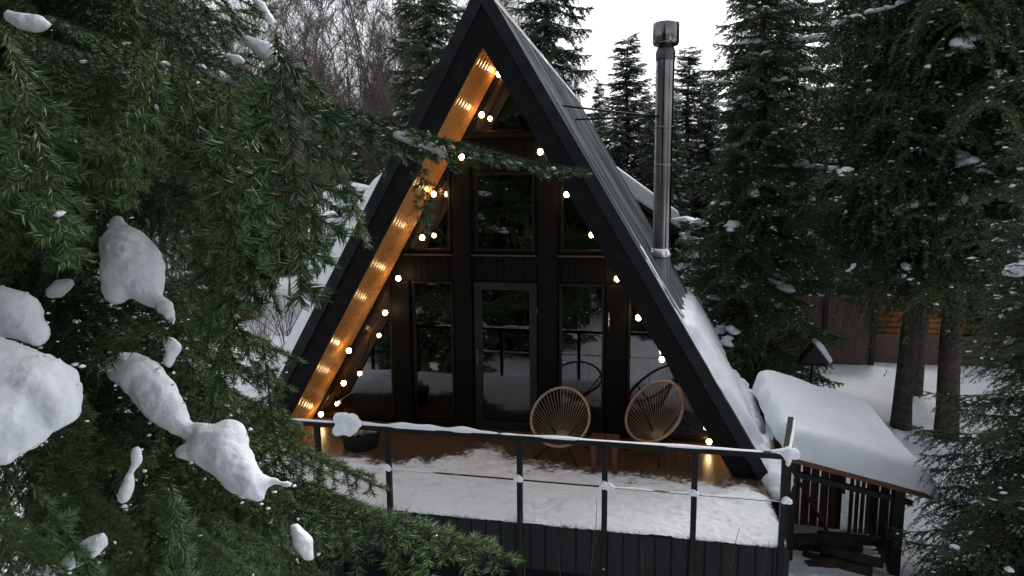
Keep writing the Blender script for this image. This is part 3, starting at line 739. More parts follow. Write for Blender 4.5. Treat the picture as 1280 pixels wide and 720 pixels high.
def stems(P0, D0, Ln, Dr, rad):
    """thin three-sided tapered stems, two segments each"""
    k = len(Ln); V = []
    pts = []
    for s in (0, .5, 1.0):
        p = P0 + D0 * (Ln * s)[:, None]; p[:, 2] -= Dr * (Ln * s) ** 2; pts.append(p)
    a = np.cross(D0, [0.3, .2, 1.0]); a /= np.linalg.norm(a, axis=1, keepdims=True) + 1e-9; b = np.cross(D0, a)
    rings = []
    for p, q in zip(pts, (1.0, .75, .35)):
        rr_ = (rad * q)[:, None]
        rings.append(np.stack([p + a * rr_, p - a * rr_ * .5 + b * rr_ * .87, p - a * rr_ * .5 - b * rr_ * .87], 1))
    T = []
    V = np.concatenate(rings, 1)            # k,9,3
    tri = []
    for lv in (0, 1):
        for j in range(3):
            a_, b_ = lv * 3 + j, lv * 3 + (j + 1) % 3
            tri += [(a_, b_, b_ + 3), (a_, b_ + 3, a_ + 3)]
    tri = np.array(tri); T = (tri[None] + (np.arange(k) * 9)[:, None, None]).reshape(-1, 3)
    return V.reshape(-1, 3), T

def branch_shoots(rng, Lb, lat, spacing, twig_sp, hang, axis_d=.22, twig=(.04, .11), start=.10, angr=(46, 68)):
    """shoots of one spruce branch lying along +x: returns P0, D0, len, droop, radius"""
    out = []
    def axis(s):
        u = s / Lb; return np.array([s, .05 * Lb * math.sin(2.1 * u), Lb * axis_d * (-u ** 1.5 + .75 * u ** 3.2)])
    N = 8
    for i in range(N):
        a, b = axis(Lb * i / N), axis(Lb * (i + 1) / N); d = b - a; l = np.linalg.norm(d)
        out.append((a, d / l, l, 0.0, .0022 + .010 * (1 - i / N) * (Lb / 1.8) ** 1.5, 0))
    s = Lb * start; side = 1
    while s < Lb * .985:
        u = s / Lb; prof = min(1.0, (1 - u) * 2.0 + .10) ** .9 * (.55 + .45 * min(1, u * 3.5))
        l = lat * prof * rng.uniform(.7, 1.15); p = axis(s); t = axis(s + .01) - p; t /= np.linalg.norm(t)
        ang = R(rng.uniform(*angr)); lt = np.array([-t[1], t[0], 0]) * side; lt /= np.linalg.norm(lt)
        d = t * math.cos(ang) + lt * math.sin(ang); d[2] += rng.uniform(-.22, .12); d /= np.linalg.norm(d)
        hg = hang * rng.uniform(.6, 1.5)
        out.append((p, d, l, hg, .0035, 1))
        q = .03
        sd2 = 1
        while q < l * .93:
            uu = q / l; pp = p + d * q; pp = pp + np.array([0, 0, -hg * q * q])
            tt = d + np.array([0, 0, -2 * hg * q]); tt /= np.linalg.norm(tt)
            l2 = rng.uniform(*twig) * (1.15 - .75 * uu) * min(1.0, .45 + l / lat)
            n2 = np.cross(tt, [0, 0, 1.0]); n2 = n2 / (np.linalg.norm(n2) + 1e-9) * sd2
            a2 = R(rng.uniform(38, 60)); d2 = tt * math.cos(a2) + n2 * math.sin(a2); d2[2] += rng.uniform(-.25, .1); d2 /= np.linalg.norm(d2)
            out.append((pp, d2, l2, hg * 1.2, .0018, 2)); sd2 = -sd2
            q += twig_sp * rng.uniform(.7, 1.3)
        side = -side; s += spacing * rng.uniform(.7, 1.3)
    return [np.array([o[i] for o in out], float) for i in range(6)]

def foliage_mesh(name, sh, dens, nl, nw, rng, nmat, wood_levels=(0, 1, 2), smin=.0, bare_axis=.55):
    P0, D0, Ln, Dr, Rd, lv = sh
    keep = np.ones(len(Ln), bool)
    V = needles(P0[keep], D0[keep], Ln[keep], Dr[keep], dens, nl, nw, rng)
    T = np.arange(len(V)).reshape(-1, 3)
    wk = np.isin(lv, wood_levels)
    Vs, Ts = stems(P0[wk], D0[wk], Ln[wk], Dr[wk], Rd[wk])
    mi = np.concatenate([np.zeros(len(T), int), np.ones(len(Ts), int)])
    return np_mesh(name, np.concatenate([V, Vs]), np.concatenate([T, Ts + len(V)]), [M[nmat], M['twig']], mi)

ICO = bmesh.new(); bmesh.ops.create_icosphere(ICO, subdivisions=1, radius=1)
IV = np.array([v.co[:] for v in ICO.verts]); IT = np.array([[v.index for v in f.verts] for f in ICO.faces]); ICO.free()
ICO = bmesh.new(); bmesh.ops.create_icosphere(ICO, subdivisions=2, radius=1)
IV2 = np.array([v.co[:] for v in ICO.verts]); IT2 = np.array([[v.index for v in f.verts] for f in ICO.faces]); ICO.free()
def pats(C, Rx, Rz, rng, fine=True, jit=.22, ang=None):
    """many small irregular pats of snow as one mesh (centres C, radii)"""
    iv, it = (IV2, IT2) if fine else (IV, IT)
    k = len(C); n = len(iv)
    nf = rng.normal(0, 1, (k, 3)) * 2.2; ph = rng.uniform(0, 6.28, (k, 1))
    V = np.repeat(iv[None], k, 0) * (1 + .32 * np.sin(nf @ iv.T * 1.3 + ph) + rng.normal(0, jit * .35, (k, n)))[:, :, None]
    V[:, :, 2] = np.where(V[:, :, 2] < 0, V[:, :, 2] * .5, V[:, :, 2])
    V[:, :, 0] *= Rx[:, :1]; V[:, :, 1] *= Rx[:, 1:2]; V[:, :, 2] *= Rz[:, None]
    a = rng.uniform(0, 6.28, k) if ang is None else np.asarray(ang); ca, sa = np.cos(a)[:, None], np.sin(a)[:, None]
    X = V[:, :, 0] * ca - V[:, :, 1] * sa; Y = V[:, :, 0] * sa + V[:, :, 1] * ca
    V = np.stack([X, Y, V[:, :, 2]], 2) + C[:, None]
    T = (it[None] + (np.arange(k) * n)[:, None, None]).reshape(-1, 3)
    return V.reshape(-1, 3), T

def spruce_template(seed, Ht, Rad, base, nbr, dens, nl, nw, lat_sp, hang, nmat, npat, pat_r, ndust, tw_sp=.07, heavy=1.0, tip_pow=.85, tier=.40, tj=.075):
    """whole tree at the origin: trunk mesh, crown mesh, snow mesh"""
    rng = np.random.default_rng(seed); acc = []; tips = []; axes = []
    for i in range(nbr):
        f = ((i + rng.random()) / nbr) ** 1.12
        z = base + (Ht - base - .25) * f
        if i % 9: z = base + round((z - base) / tier) * tier + rng.normal(0, tj)
        k = max(0, 1 - (z - base) / (Ht - base))
        Lb = max(.38, Rad * k ** tip_pow * rng.uniform(.62, 1.18)) * (.75 + .25 * min(1, (z - base) / (.12 * Ht) + .3))
        az = i * 2.39996 + rng.uniform(-.5, .5); pitch = R(28 - 48 * k ** .6 + rng.uniform(-9, 9))
        sh = branch_shoots(rng, Lb, min(.60, .20 + .26 * Lb), lat_sp, tw_sp, hang * (.5 + .5 * k), .16 + .12 * k, (.05, .14), .05)
        P0, D0, Ln, Dr, Rd, lv = sh
        ca, sa, cp_, sp_ = math.cos(az), math.sin(az), math.cos(pitch), math.sin(pitch)
        Mx = np.array([[ca * cp_, -sa, -ca * sp_], [sa * cp_, ca, -sa * sp_], [sp_, 0, cp_]])
        P0 = P0 @ Mx.T + [0, 0, z]; D0 = D0 @ Mx.T
        acc.append((P0, D0, Ln, Dr, Rd, lv))
        ax_ = P0[lv == 0]; axes.append(ax_)
    sh = [np.concatenate([a[i] for a in acc]) for i in range(6)]
    crown = foliage_mesh('crown', sh, dens, nl, nw, rng, nmat, (0, 1))
    tb_ = MB(); N = 12
    tb_.tube([(.03 * math.sin(i), .03 * math.cos(i * 1.3), -.4 + (Ht + .1) * i / N) for i in range(N + 1)], [(.0122 * Ht + .02) * (1 - i / N) ** .8 * (1.25 if i == 0 else 1) + .006 for i in range(N + 1)], 12)
    to = tb_.build('trunk', M['bark']); trunk = to.data; bpy.data.objects.remove(to)
    # snow: a few larger pats on the branches, many small flecks on the shoots
    C = []; RX = []; RZ = []; AN = []
    for _ in range(npat):
        a = axes[min(len(axes) - 1, int(rng.random() ** 1.1 * len(axes)))]; j = rng.integers(2, len(a)); p = a[j]; dd = a[-1] - a[0]; an = math.atan2(dd[1], dd[0]); dd = dd / (np.linalg.norm(dd) + 1e-9)
        r0 = pat_r * rng.uniform(.35, 1.35)
        for q in range(rng.integers(2, 5)):
            C.append(p + dd * r0 * (q - 1) * 1.1 + rng.normal(0, r0 * .3, 3) * [1, 1, .4] + [0, 0, .02]); AN.append(an + rng.normal(0, .3)); RX.append([r0 * rng.uniform(.7, 1.5), r0 * rng.uniform(.4, .8)]); RZ.append(r0 * rng.uniform(.35, .65) * heavy)
    V1, T1 = pats(np.array(C), np.array(RX), np.array(RZ), rng, True, .22, AN)
    pick = rng.integers(0, len(sh[0]), ndust); s_ = rng.random(ndust) * sh[2][pick]
    P = sh[0][pick] + sh[1][pick] * s_[:, None]; P[:, 2] += -sh[3][pick] * s_ * s_ + .012
    rr_ = rng.uniform(.008, .03, (ndust, 2)) * rng.choice([.7, 1, 1.6], (ndust, 1))
    V2, T2 = pats(P, rr_, rr_[:, 0] * .6, rng, False)
    snow = np_mesh('snow', np.concatenate([V1, V2]), np.concatenate([T1, T2 + len(V1)]), [M['snow']], None, np.ones(len(T1) + len(T2), bool))
    return trunk, crown, snow
GOLD = {}
#                        seed Ht  Rad base nbr dens  nl    nw    lat  hang mat        npat pat  ndust
TA = spruce_template(11, 10.0, 1.9, .5, 215, 165, .050, .0165, .050, 1.7, 'needle_mid', 120, .13, 2600, tip_pow=.66)
TB = spruce_template(12, 10.0, 2.1, 3.0, 190, 165, .050, .0165, .050, 2.0, 'needle_mid', 62, .12, 2200, tip_pow=.7)
TC = spruce_template(13, 10.0, 2.1, .4, 330, 90, .07, .026, .08, 1.5, 'needle_far', 70, .12, 1500, tip_pow=.72, tier=.22, tj=.15)
TD = spruce_template(14, 7.0, 1.6, .3, 250, 250, .028, .0075, .05, 1.5, 'needle_mid', 44, .085, 1500, .05, tier=.28)
TE = spruce_template(15, 4.2, 1.2, .15, 120, 110, .040, .013, .06, 1.8, 'needle_mid', 50, .20, 700, heavy=.9)
def spruce(tpl, x, y, Ht, base_h, label, wide=1.0, rz=0.0, group='spruce trees around the cabin', name='spruce_tree'):
    z = gz(x, y) if abs(x) < 200 else 0
    t = empty(name, label, 'tree', (x, y, z), group, rz); k = Ht / base_h; t.scale = (k * wide, k * wide, k)
    for nm, me in zip(('trunk', 'crown', 'snow_clumps'), tpl):
        link(nm, me, t)
    return t
spruce(TA, 4.05, 7.7, 10.9, 10, 'tall snow-flecked spruce just right of the steel chimney', 1.0, 1.0)
spruce(TB, 6.5, 5.6, 12.5, 10, 'dark spruce with a bare trunk behind the woodshed roof, nearer the fence side', .95, 2.0)
spruce(TB, 7.05, 5.2, 14.0, 10, 'thickest dark spruce trunk rising behind the right end of the woodshed', .92, 4.4)
spruce(TD, 5.95, -.35, 7.6, 7, 'nearest spruce on the far right, its sprays hanging over the shed snow', .97, .4)
spruce(TA, -3.9, 9.6, 12.5, 10, 'snowy spruce just left of the roof peak', 1.0, 2.7)
spruce(TA, -1.4, 13.4, 15.5, 10, 'tall spruce behind the roof ridge, right of the peak', .85, 5.1)
spruce(TC, .32, 29.4, 12.2, 10, 'slender far spruce left of the chimney top', 1.35, 1.0)
spruce(TC, 3.6, 33, 12.2, 10, 'slender far spruce just right of the chimney pipe', 1.4, 2.2)
spruce(TC, -2.0, 39, 11.5, 10, 'small pale far spruce behind the ridge end', .85, 3.3)
spruce(TE, -5.0, 6.8, 4.9, 4.2, 'young spruce loaded with snow beside the left roof slope', .95, 1.0)
spruce(TE, -6.6, 8.8, 4.2, 4.2, 'young snowy spruce farther back left of the cabin', .9, 3.0)
spruce(TE, 2.9, 11.6, 3.9, 4.2, 'young snowy spruce at the foot of the chimney-side spruce', 1.0, 4.0)
spruce(TB, 7.6, 8.3, 14.5, 10, 'tall dark spruce between the fence and the two bare trunks', .9, .9)
spruce(TA, 5.6, 12.6, 13.5, 10, 'spruce right behind the plank fence', .85, 4.2)
far = [(.2, 24, 7.5), (1.6, 26, 8.5), (2.6, 20, 8), (4.2, 24, 9), (-1.2, 27, 8), (-3.4, 33, 9), (-7.5, 20, 7.5), (-10, 24, 8), (-13, 27, 9), (-8.5, 14.5, 6.5), (-16, 22, 10), (2.2, 22, 9.5), (5.2, 20, 11), (8.4, 18.5, 13), (11.5, 17.5, 13), (14.5, 20, 14), (12, 13.5, 13), (10.4, 24, 15), (6.5, 27, 13), (15, 27, 15), (-5.5, 27, 9), (18, 17, 15), (16.5, 10.5, 13), (-9, 31, 9.5), (20, 25, 16), (1.0, 48, 12), (5.4, 45, 12), (9.5, 38, 14), (-12.5, 12, 9)]
rr = random.Random(8)
for x, y, h_ in far:
    spruce((TA, TB, TC)[rr.randrange(3)] if y < 24 else TC, x, y, h_, 10, 'dark spruce in the far row of woods behind the yard', rr.uniform(.85, 1.05), rr.uniform(0, 6), 'far spruces behind the yard')
behind = [(-2.0, -9.9, 15), (-5.2, -8.8, 14), (-.6, -11.0, 16), (-3.9, -7.3, 12), (-9, -13, 9), (-6.4, -12, 8.5), (-4.3, -14, 10), (-2.6, -12, 8.5), (-.4, -13.4, 9.5), (2.2, -12.6, 8.5), (4.6, -13.8, 9.5), (7.2, -12, 9), (-11.5, -15, 10), (.9, -17, 11), (-7.5, -17, 11)]  # tallest ones, out of view, added to shade the near snow lumps
for x, y, h_ in behind:
    spruce((TA, TB)[rr.randrange(2)], x, y, h_, 10, 'dark spruce mirrored in the cabin windows', rr.uniform(.95, 1.15), rr.uniform(0, 6), 'spruces facing the cabin')

for (x, y, px_, py_) in ((6.5, 5.6, 1120, 500), (7.05, 5.2, 1163, 520)):
    o = [q for q in bpy.data.objects if q.name.startswith('spruce_tree') and abs(q.location.x - x) < .02 and abs(q.location.y - y) < .02][0]
    c = [(x + .30 * math.cos(a), y + .30 * math.sin(a), gz(x, y) + .0, .20, .7) for a in np.linspace(0, 5.6, 8)]
    me = blob_mesh('snow_clumps', c, .03, .07, .15, 2); me.transform(Matrix(o.matrix_basis).inverted()); link('snow_clumps', me, o)

# ------------------------------------------------------------------ bare wood on the upper left
def bare_template(seed, Ht):
    rng = np.random.default_rng(seed); P = []; D = []; Ln = []; Rd = []
    tr = np.array([0, 0, 0.0]); d = np.array([rng.normal(0, .04), rng.normal(0, .04), 1]); nseg = 7
    pts = [tr.copy()]
    for i in range(nseg):
        d = d + rng.normal(0, .035, 3); d[2] = 1; dd = d / np.linalg.norm(d); l = Ht / nseg
        P.append(tr.copy()); D.append(dd); Ln.append(l); Rd.append(.075 * (1 - i / nseg) + .012); tr = tr + dd * l; pts.append(tr.copy())
    for i in range(46):
        f = rng.uniform(.22, .98); j = min(nseg - 1, int(f * nseg)); p = pts[j] + (pts[j + 1] - pts[j]) * (f * nseg - j)
        a = rng.uniform(0, 6.28); e = R(rng.uniform(38, 70)); v = np.array([math.cos(a) * math.cos(e), math.sin(a) * math.cos(e), math.sin(e)]); l = (1 - f * .75) * rng.uniform(1.2, 2.6)
        P.append(p); D.append(v); Ln.append(l); Rd.append(.016)
        for k in range(9):
            q = p + v * l * rng.uniform(.2, 1); w_ = v + rng.normal(0, .38, 3); w_ /= np.linalg.norm(w_)
            l2 = rng.uniform(.3, 1.0); P.append(q); D.append(w_); Ln.append(l2); Rd.append(.008)
            for _ in range(3):
                w2 = w_ + rng.normal(0, .4, 3); w2[2] -= .15; w2 /= np.linalg.norm(w2); P.append(q + w_ * l2 * rng.uniform(.3, 1)); D.append(w2); Ln.append(rng.uniform(.2, .5)); Rd.append(.0055)
    V, T = stems(np.array(P), np.array(D), np.array(Ln), np.zeros(len(P)), np.array(Rd))
    return np_mesh('bare_tree', V, T, [M['birch']])
FW = []
for i in range(420):
    t_ = 52 + 40 * random.random(); p = at(random.uniform(-150, 720), 300, t_); FW.append((p[0], p[1], gz(p[0], p[1])))
_b = bare_template(59, 13); _v = np.empty(len(_b.vertices) * 3, np.float32); _b.vertices.foreach_get('co', _v); _v = _v.reshape(-1, 3)
_t = np.empty(len(_b.polygons) * 3, np.int32); _b.polygons.foreach_get('vertices', _t); _t = _t.reshape(-1, 3)
VV = []; TT = []
for i, (x, y, z) in enumerate(FW):
    a = random.uniform(0, 6.28); k = random.uniform(.8, 1.2); c, s = math.cos(a) * k, math.sin(a) * k
    VV.append(np.stack([_v[:, 0] * c - _v[:, 1] * s + x, _v[:, 0] * s + _v[:, 1] * c + y, _v[:, 2] * k + z], 1)); TT.append(_t + i * len(_v))
bpy.data.meshes.remove(_b)
tag(link('far_wood', np_mesh('far_wood', np.concatenate(VV), np.concatenate(TT), [M['birch']])), 'far bare wood standing as one grey-brown mass behind the thicket', 'wood', kind='stuff')
BT = [bare_template(60 + i, 11 + i) for i in range(4)]
rr = random.Random(21)
for i in range(230):
    t_ = 21 + 30 * rr.random() ** .8; px_ = rr.uniform(-60, 640)
    p = at(px_, 300, t_); o = link('bare_tree', BT[i % 4]); o.location = (p[0], p[1], gz(p[0], p[1])); o.rotation_euler = (0, 0, rr.uniform(0, 6.28)); k = rr.uniform(.75, 1.15); o.scale = (k, k, k * rr.uniform(.9, 1.1))
    tag(o, 'thin bare leafless tree in the grey-brown thicket left of the cabin', 'tree', 'bare trees left of the cabin')
# bare shrubs on the snow at left, twigs before the deck
def twig_mesh(seed, n, hgt, spread, rad):
    rng = np.random.default_rng(seed); P = []; D = []; Ln = []; Rd = []
    for i in range(n):
        d = np.array([rng.normal(0, spread), rng.normal(0, spread), 1]); d /= np.linalg.norm(d); l = hgt * rng.uniform(.6, 1); P.append(np.array([rng.normal(0, .03), rng.normal(0, .03), -.1])); D.append(d); Ln.append(l); Rd.append(rad)
        for k in range(4):
            q = P[-1] if False else np.array(P[i * 5]) + D[i * 5] * l * rng.uniform(.35, .9); w_ = d + rng.normal(0, .3, 3); w_ /= np.linalg.norm(w_); P.append(q); D.append(w_); Ln.append(l * rng.uniform(.1, .35)); Rd.append(rad * .55)
    V, T = stems(np.array(P), np.array(D), np.array(Ln), np.full(len(P), .05), np.array(Rd)); return np_mesh('bare_shrub', V, T, [M['twig']])
SH = [twig_mesh(80 + i, 9, 1.7, .45, .011) for i in range(3)]
for i in range(16):
    p = at(rr.uniform(300, 470), 330, rr.uniform(13, 24)); o = link('bare_shrub', SH[i % 3]); o.location = (p[0], p[1], gz(p[0], p[1])); o.rotation_euler = (0, 0, rr.uniform(0, 6)); o.scale = (rr.uniform(.7, 1.3),) * 3
    tag(o, 'bare brown shrub standing in the snow left of the cabin', 'shrub', 'bare shrubs left of the cabin')
for i, (tx, tz, q) in enumerate([(.81, .42, -.05), (1.17, .33, -.02), (1.49, .55, .06), (1.87, .30, -.08), (2.33, .22, .10), (2.69, .43, .16), (2.92, .33, .12)]):
    x0 = tx - q; zb = gz(x0, -2.0); n = 8; b = MB()
    pts = [(x0 + q * (j / n) ** 1.4 + .012 * math.sin(j * 1.7 + i), -2.0 + .02 * math.cos(j * 1.3 + i), zb - .05 + (tz - zb + .05) * j / n) for j in range(n + 1)]
    b.tube(pts, [.009 * (1 - .8 * j / n) for j in range(n + 1)], 5)
    for j in (4, 6):
        a = Vector(pts[j]); b.tube([a, a + Vector((.05 * (-1) ** (i + j), .01, .13))], [.004, .0015], 4)
    o = b.build('bare_sapling', M['twig']); tag(o, 'thin bare sapling stem in front of the black deck skirt', 'sapling', 'saplings before the deck')

# ------------------------------------------------------------------ the near spruce on the left
NT = [np.array(q) for q in ()]
tp = at(40, 300, 2.75); tz = gz(tp[0], tp[1])
near = empty('spruce_tree', 'large near spruce at the left with heavy lumps of snow on its branches', 'tree', (tp[0], tp[1], tz), 'spruce trees around the cabin')
b = MB(); N = 14; b.tube([(.02 * math.sin(i), .02 * math.cos(i), -.3 + 9.5 * i / N) for i in range(N + 1)], [.15 * (1 - i / N) + .012 for i in range(N + 1)], 14); b.build('trunk', M['bark'], near)
rng = np.random.default_rng(77)
BRT = []
for i in range(5):
    sh = branch_shoots(rng, 1.8, .50, .052, .055, 2.2, .20, (.08, .17)); BRT.append((foliage_mesh('branch', sh, 660, .031, .0043, rng, 'needle'), 1.8, sh))
sh = branch_shoots(rng, 1.9, .17, .045, .06, 1.8, .10, (.04, .07), .2); SLIM = (foliage_mesh('branch', sh, 760, .034, .0043, rng, 'needle'), 1.9, sh)
sh = branch_shoots(rng, 1.9, .34, .05, .055, 1.2, .10, (.06, .13), .15); MEDB = (foliage_mesh('branch', sh, 600, .031, .0043, rng, 'needle'), 1.9, sh)
def limit(y):
    ys = [-300, 0, 60, 110, 150, 200, 240, 300, 340, 400, 440, 500, 560, 600, 640, 680, 720, 900]
    xl = [330, 330, 350, 420, 450, 470, 420, 400, 375, 355, 375, 385, 410, 430, 470, 520, 540, 560]
    return float(np.interp(y, ys, xl))
nb = 0; DUST = []
LY = [-300, 0, 60, 110, 150, 200, 240, 300, 340, 400, 440, 500, 560, 600, 640, 680, 720, 900]
LX = [325, 330, 355, 410, 425, 405, 390, 365, 335, 310, 335, 330, 345, 370, 410, 440, 470, 510]
LBOX = [(-60, 425, 95, 560, 1.42), (-60, 362, 55, 425, 1.62), (124, 268, 216, 405, 1.85), (140, 448, 210, 510, 1.78), (185, 480, 235, 560, 1.78), (235, 530, 330, 610, 1.78)]
def put(tpl, tip, slope, roll=0.0, base=None, check=True, nm='branch'):
    """branch from the trunk to a tip point, falling by `slope` on the way"""
    global nb
    me, lb, sh = tpl; tip = np.array(tip); hd = tip[:2] - tp[:2]; hl = np.linalg.norm(hd)
    if base is None: base = np.array([tp[0], tp[1], tip[2] + slope * hl])
    hd = tip[:2] - base[:2]; hl = np.linalg.norm(hd)
    v = tip - base; ln = np.linalg.norm(v); k = ln / lb
    e_end = sh[0][7] + sh[1][7] * sh[2][7]; v0 = e_end / np.linalg.norm(e_end)
    az_ = math.atan2(v[1], v[0]); pt_ = math.atan2(v[2], hl)
    az0 = math.atan2(v0[1], v0[0]); pt0 = math.atan2(v0[2], math.hypot(v0[0], v0[1]))
    Mx = Matrix.Rotation(az_, 3, 'Z') @ Matrix.Rotation(-(pt_ - pt0), 3, 'Y') @ Matrix.Rotation(roll, 3, 'X') @ Matrix.Rotation(-az0, 3, 'Z')
    A = np.array(Mx); P = sh[0] @ A.T * k + base; Dv = sh[1] @ A.T
    Pe = P + Dv * (sh[2] * k)[:, None]; Pe[:, 2] -= sh[3] * sh[2] ** 2 * k
    if check:
        if np.linalg.norm(Pe - CAM, axis=1).min() < .85: return False
        d = Pe - CAM; z = d @ fw; ok = z > .2
        x = 640 + F * (d @ rt) / np.maximum(z, .2); y = 360 - F * (d @ up) / np.maximum(z, .2)
        bad = 0
        for bx0, by0, bx1, by1, bt in LBOX: bad += (ok & (x > bx0) & (x < bx1) & (y > by0) & (y < by1) & (z < bt + .06)).sum()
        if bad > (0 if nm == 'twig' else 3): return False
        if nm == 'branch' and (ok & (x > np.interp(y, LY, LX) + 12) & (y < 760) & (y > -40)).sum() > 6: return False
    if False:
        lim = np.interp(y, [-300, 0, 60, 110, 150, 200, 240, 300, 340, 400, 440, 500, 560, 600, 640, 680, 720, 900], [330, 330, 350, 420, 450, 470, 420, 400, 375, 355, 375, 385, 410, 430, 470, 520, 540, 560])
        if (ok & (x > lim + 12) & (y < 760) & (y > -40)).sum() > 6: return False
    o = link(nm, me, near); mw = Mx.to_4x4(); mw = Matrix.Translation(Vector(base - np.array([tp[0], tp[1], tz]))) @ mw @ Matrix.Diagonal((k, k, k, 1))
    o.matrix_local = mw; nb += nm == 'branch'
    sel = rng.random(len(P)) < .014
    DUST.append((P[sel], Pe[sel]))
    return True
sh = branch_shoots(rng, 1.0, .16, .026, .045, 1.3, .10, (.03, .06), .03, (26, 50)); TIP = (foliage_mesh('branch', sh, 820, .029, .0038, rng, 'needle'), 1.0, sh)
sh = branch_shoots(rng, 1.0, .24, .03, .045, 1.6, .08, (.04, .08), .03, (30, 54)); TIP2 = (foliage_mesh('branch', sh, 700, .029, .0038, rng, 'needle'), 1.0, sh)
for (ax_, ay_, at_), (bx_, by_, bt_), T_ in [((395, 128, 2.05), (733, 217, 1.75), TIP), ((330, 105, 2.1), (560, 200, 1.9), TIP2), ((290, 585, 2.1), (645, 702, 1.75), TIP2), ((200, 560, 2.1), (500, 668, 1.8), TIP2), ((230, 500, 2.2), (482, 612, 2.0), TIP2), ((180, 540, 2.0), (372, 632, 1.86), TIP2), ((120, 430, 2.1), (300, 545, 1.9), TIP2), ((130, 350, 2.3), (378, 452, 2.3), TIP2), ((110, 300, 2.5), (318, 392, 2.5), TIP2), ((120, 250, 2.2), (232, 402, 1.97), TIP2), ((-40, 380, 1.7), (112, 540, 1.56), TIP2)]:
    put(T_, at(bx_, by_, bt_), 0, base=np.array(at(ax_, ay_, at_)), check=False)
FRONT = [((-60, 10, 1.5), (190, 90, 1.5)), ((-60, 60, 1.4), (150, 190, 1.4)), ((60, 20, 1.7), (300, 110, 1.6)), ((150, 50, 1.8), (370, 150, 1.8)), ((-40, 150, 1.5), (110, 300, 1.45)), ((100, 110, 1.8), (260, 230, 1.7)), ((200, 150, 2.0), (380, 270, 2.0)), ((230, 60, 2.1), (425, 130, 2.1)), ((150, -20, 1.9), (330, 40, 1.9)), ((200, 240, 2.3), (345, 330, 2.3)), ((40, 560, 1.7), (180, 700, 1.6)), ((-40, 600, 1.5), (90, 740, 1.45)), ((180, 620, 1.7), (330, 735, 1.65)), ((260, 640, 1.8), (430, 740, 1.75)), ((230, 330, 2.2), (370, 420, 2.2)), ((190, 400, 2.1), (315, 520, 2.1))]
for (ax_, ay_, at_), (bx_, by_, bt_) in FRONT:
    put(TIP2, at(bx_, by_, bt_), 0, base=np.array(at(ax_, ay_, at_)), check=True)
put(MEDB, at(380, 160, 2.3), .10, check=False)
put(MEDB, at(362, 275, 2.9), .20, check=False)
put(MEDB, at(330, 320, 3.4), .20, check=False)
put(MEDB, at(352, 66, 2.35), .12, check=False)
put(MEDB, at(345, 10, 2.35), .12, check=False)
put(BRT[3], at(300, 40, 2.5), .15, check=False)
put(BRT[1], at(330, 110, 2.2), .15, check=False)
put(BRT[4], at(310, 200, 2.6), .15, check=False)
put(BRT[0], at(315, 240, 2.5), .18, check=False)
for (ax_, ay_, at_), (bx_, by_, bt_) in [((120, 380, 2.4), (366, 488, 2.3)), ((120, 420, 2.4), (352, 532, 2.25)), ((140, 330, 2.5), (350, 438, 2.45)), ((190, 440, 2.4), (384, 545, 2.2))]:
    put(TIP2, at(bx_, by_, bt_), 0, base=np.array(at(ax_, ay_, at_)), check=False)
HANG = []
for sc_, ln_ in ((.08, .42), (.13, .5), (.11, .6)):
    sh = branch_shoots(rng, ln_, sc_, .034, .06, .5, .05, (.03, .05), .08); HANG.append((foliage_mesh('twig', sh, 860, .030, .0040, rng, 'needle'), ln_, sh))
for (bx, by), (tx, ty), t_, q in [((522, 200), (533, 290), 1.95, 0), ((388, 165), (398, 245), 2.2, 0), ((470, 185), (480, 222), 2.0, 0)]:
    put(HANG[q], at(tx, ty, t_), 0, base=np.array(at(bx, by, t_ + .02)), check=False, nm='twig')
for i in range(70):          # long pendulous twigs hanging from the upper boughs
    t_ = rng.uniform(1.25, 2.1); bx = rng.uniform(-30, 350 + 40 * (t_ - 1.25)); by = rng.uniform(20, 190) if i < 42 else rng.uniform(330, 640)
    if i >= 42: bx = rng.uniform(-20, 330)
    q = int(rng.integers(0, 3)); le = HANG[q][1] * rng.uniform(.75, 1.1); b0 = np.array(at(bx, by, t_))
    if bx > 100 and bx < 240 and by < 330 and by > 120: t_ += .5
    dv = np.array([rng.normal(.10, .22), rng.normal(-.05, .2), -1.0]); dv /= np.linalg.norm(dv)
    put(HANG[q], b0 + dv * le, 0, base=b0, check=True, nm='twig')
tries = 0
while nb < 100 and tries < 3000:
    tries += 1
    t_ = rng.uniform(1.5, 4.2); y = rng.uniform(-260, 900); x = rng.uniform(-330, limit(y))
    tip = at(x, y, t_); hl = np.linalg.norm(tip[:2] - tp[:2])
    if hl < .9 or hl > 2.3: continue
    put(BRT[rng.integers(0, 5)], tip, rng.uniform(.12, .5), rng.uniform(-.25, .25))
P = np.concatenate([a + (c - a) * rng.random((len(a), 1)) for a, c in DUST]); P[:, 2] += .004
rr_ = rng.uniform(.003, .012, (len(P), 2)) * rng.choice([.6, 1, 1.5], (len(P), 1))
V, T = pats(P - np.array([tp[0], tp[1], tz]), rr_, rr_[:, 0] * .6, rng, False)
link('snow_clumps', np_mesh('snow_clumps', V, T, [M['snow']], None, np.ones(len(T), bool)), near)
def lump(t_, sph, q=1.0, vox=.011):
    out = []
    for px_, py_, r_ in sph:
        p = at(px_, py_, t_ + random.uniform(-.03, .03) * q) - np.array([tp[0], tp[1], tz]); out.append((*p, r_ * t_ / F, .95))
        for _ in range(4 if q < 1 else 1):
            q_ = r_ * t_ / F; a_ = random.uniform(0, 6.28); out.append((p[0] + q_ * .75 * math.cos(a_), p[1] + random.uniform(-.5, .3) * q_, p[2] + q_ * .6 * math.sin(a_), q_ * random.uniform(.35, .65), .9))
    link('snow_lump', blob_mesh('snow_lump', out, vox, .045 * q, .13, 5), near)
CR = []
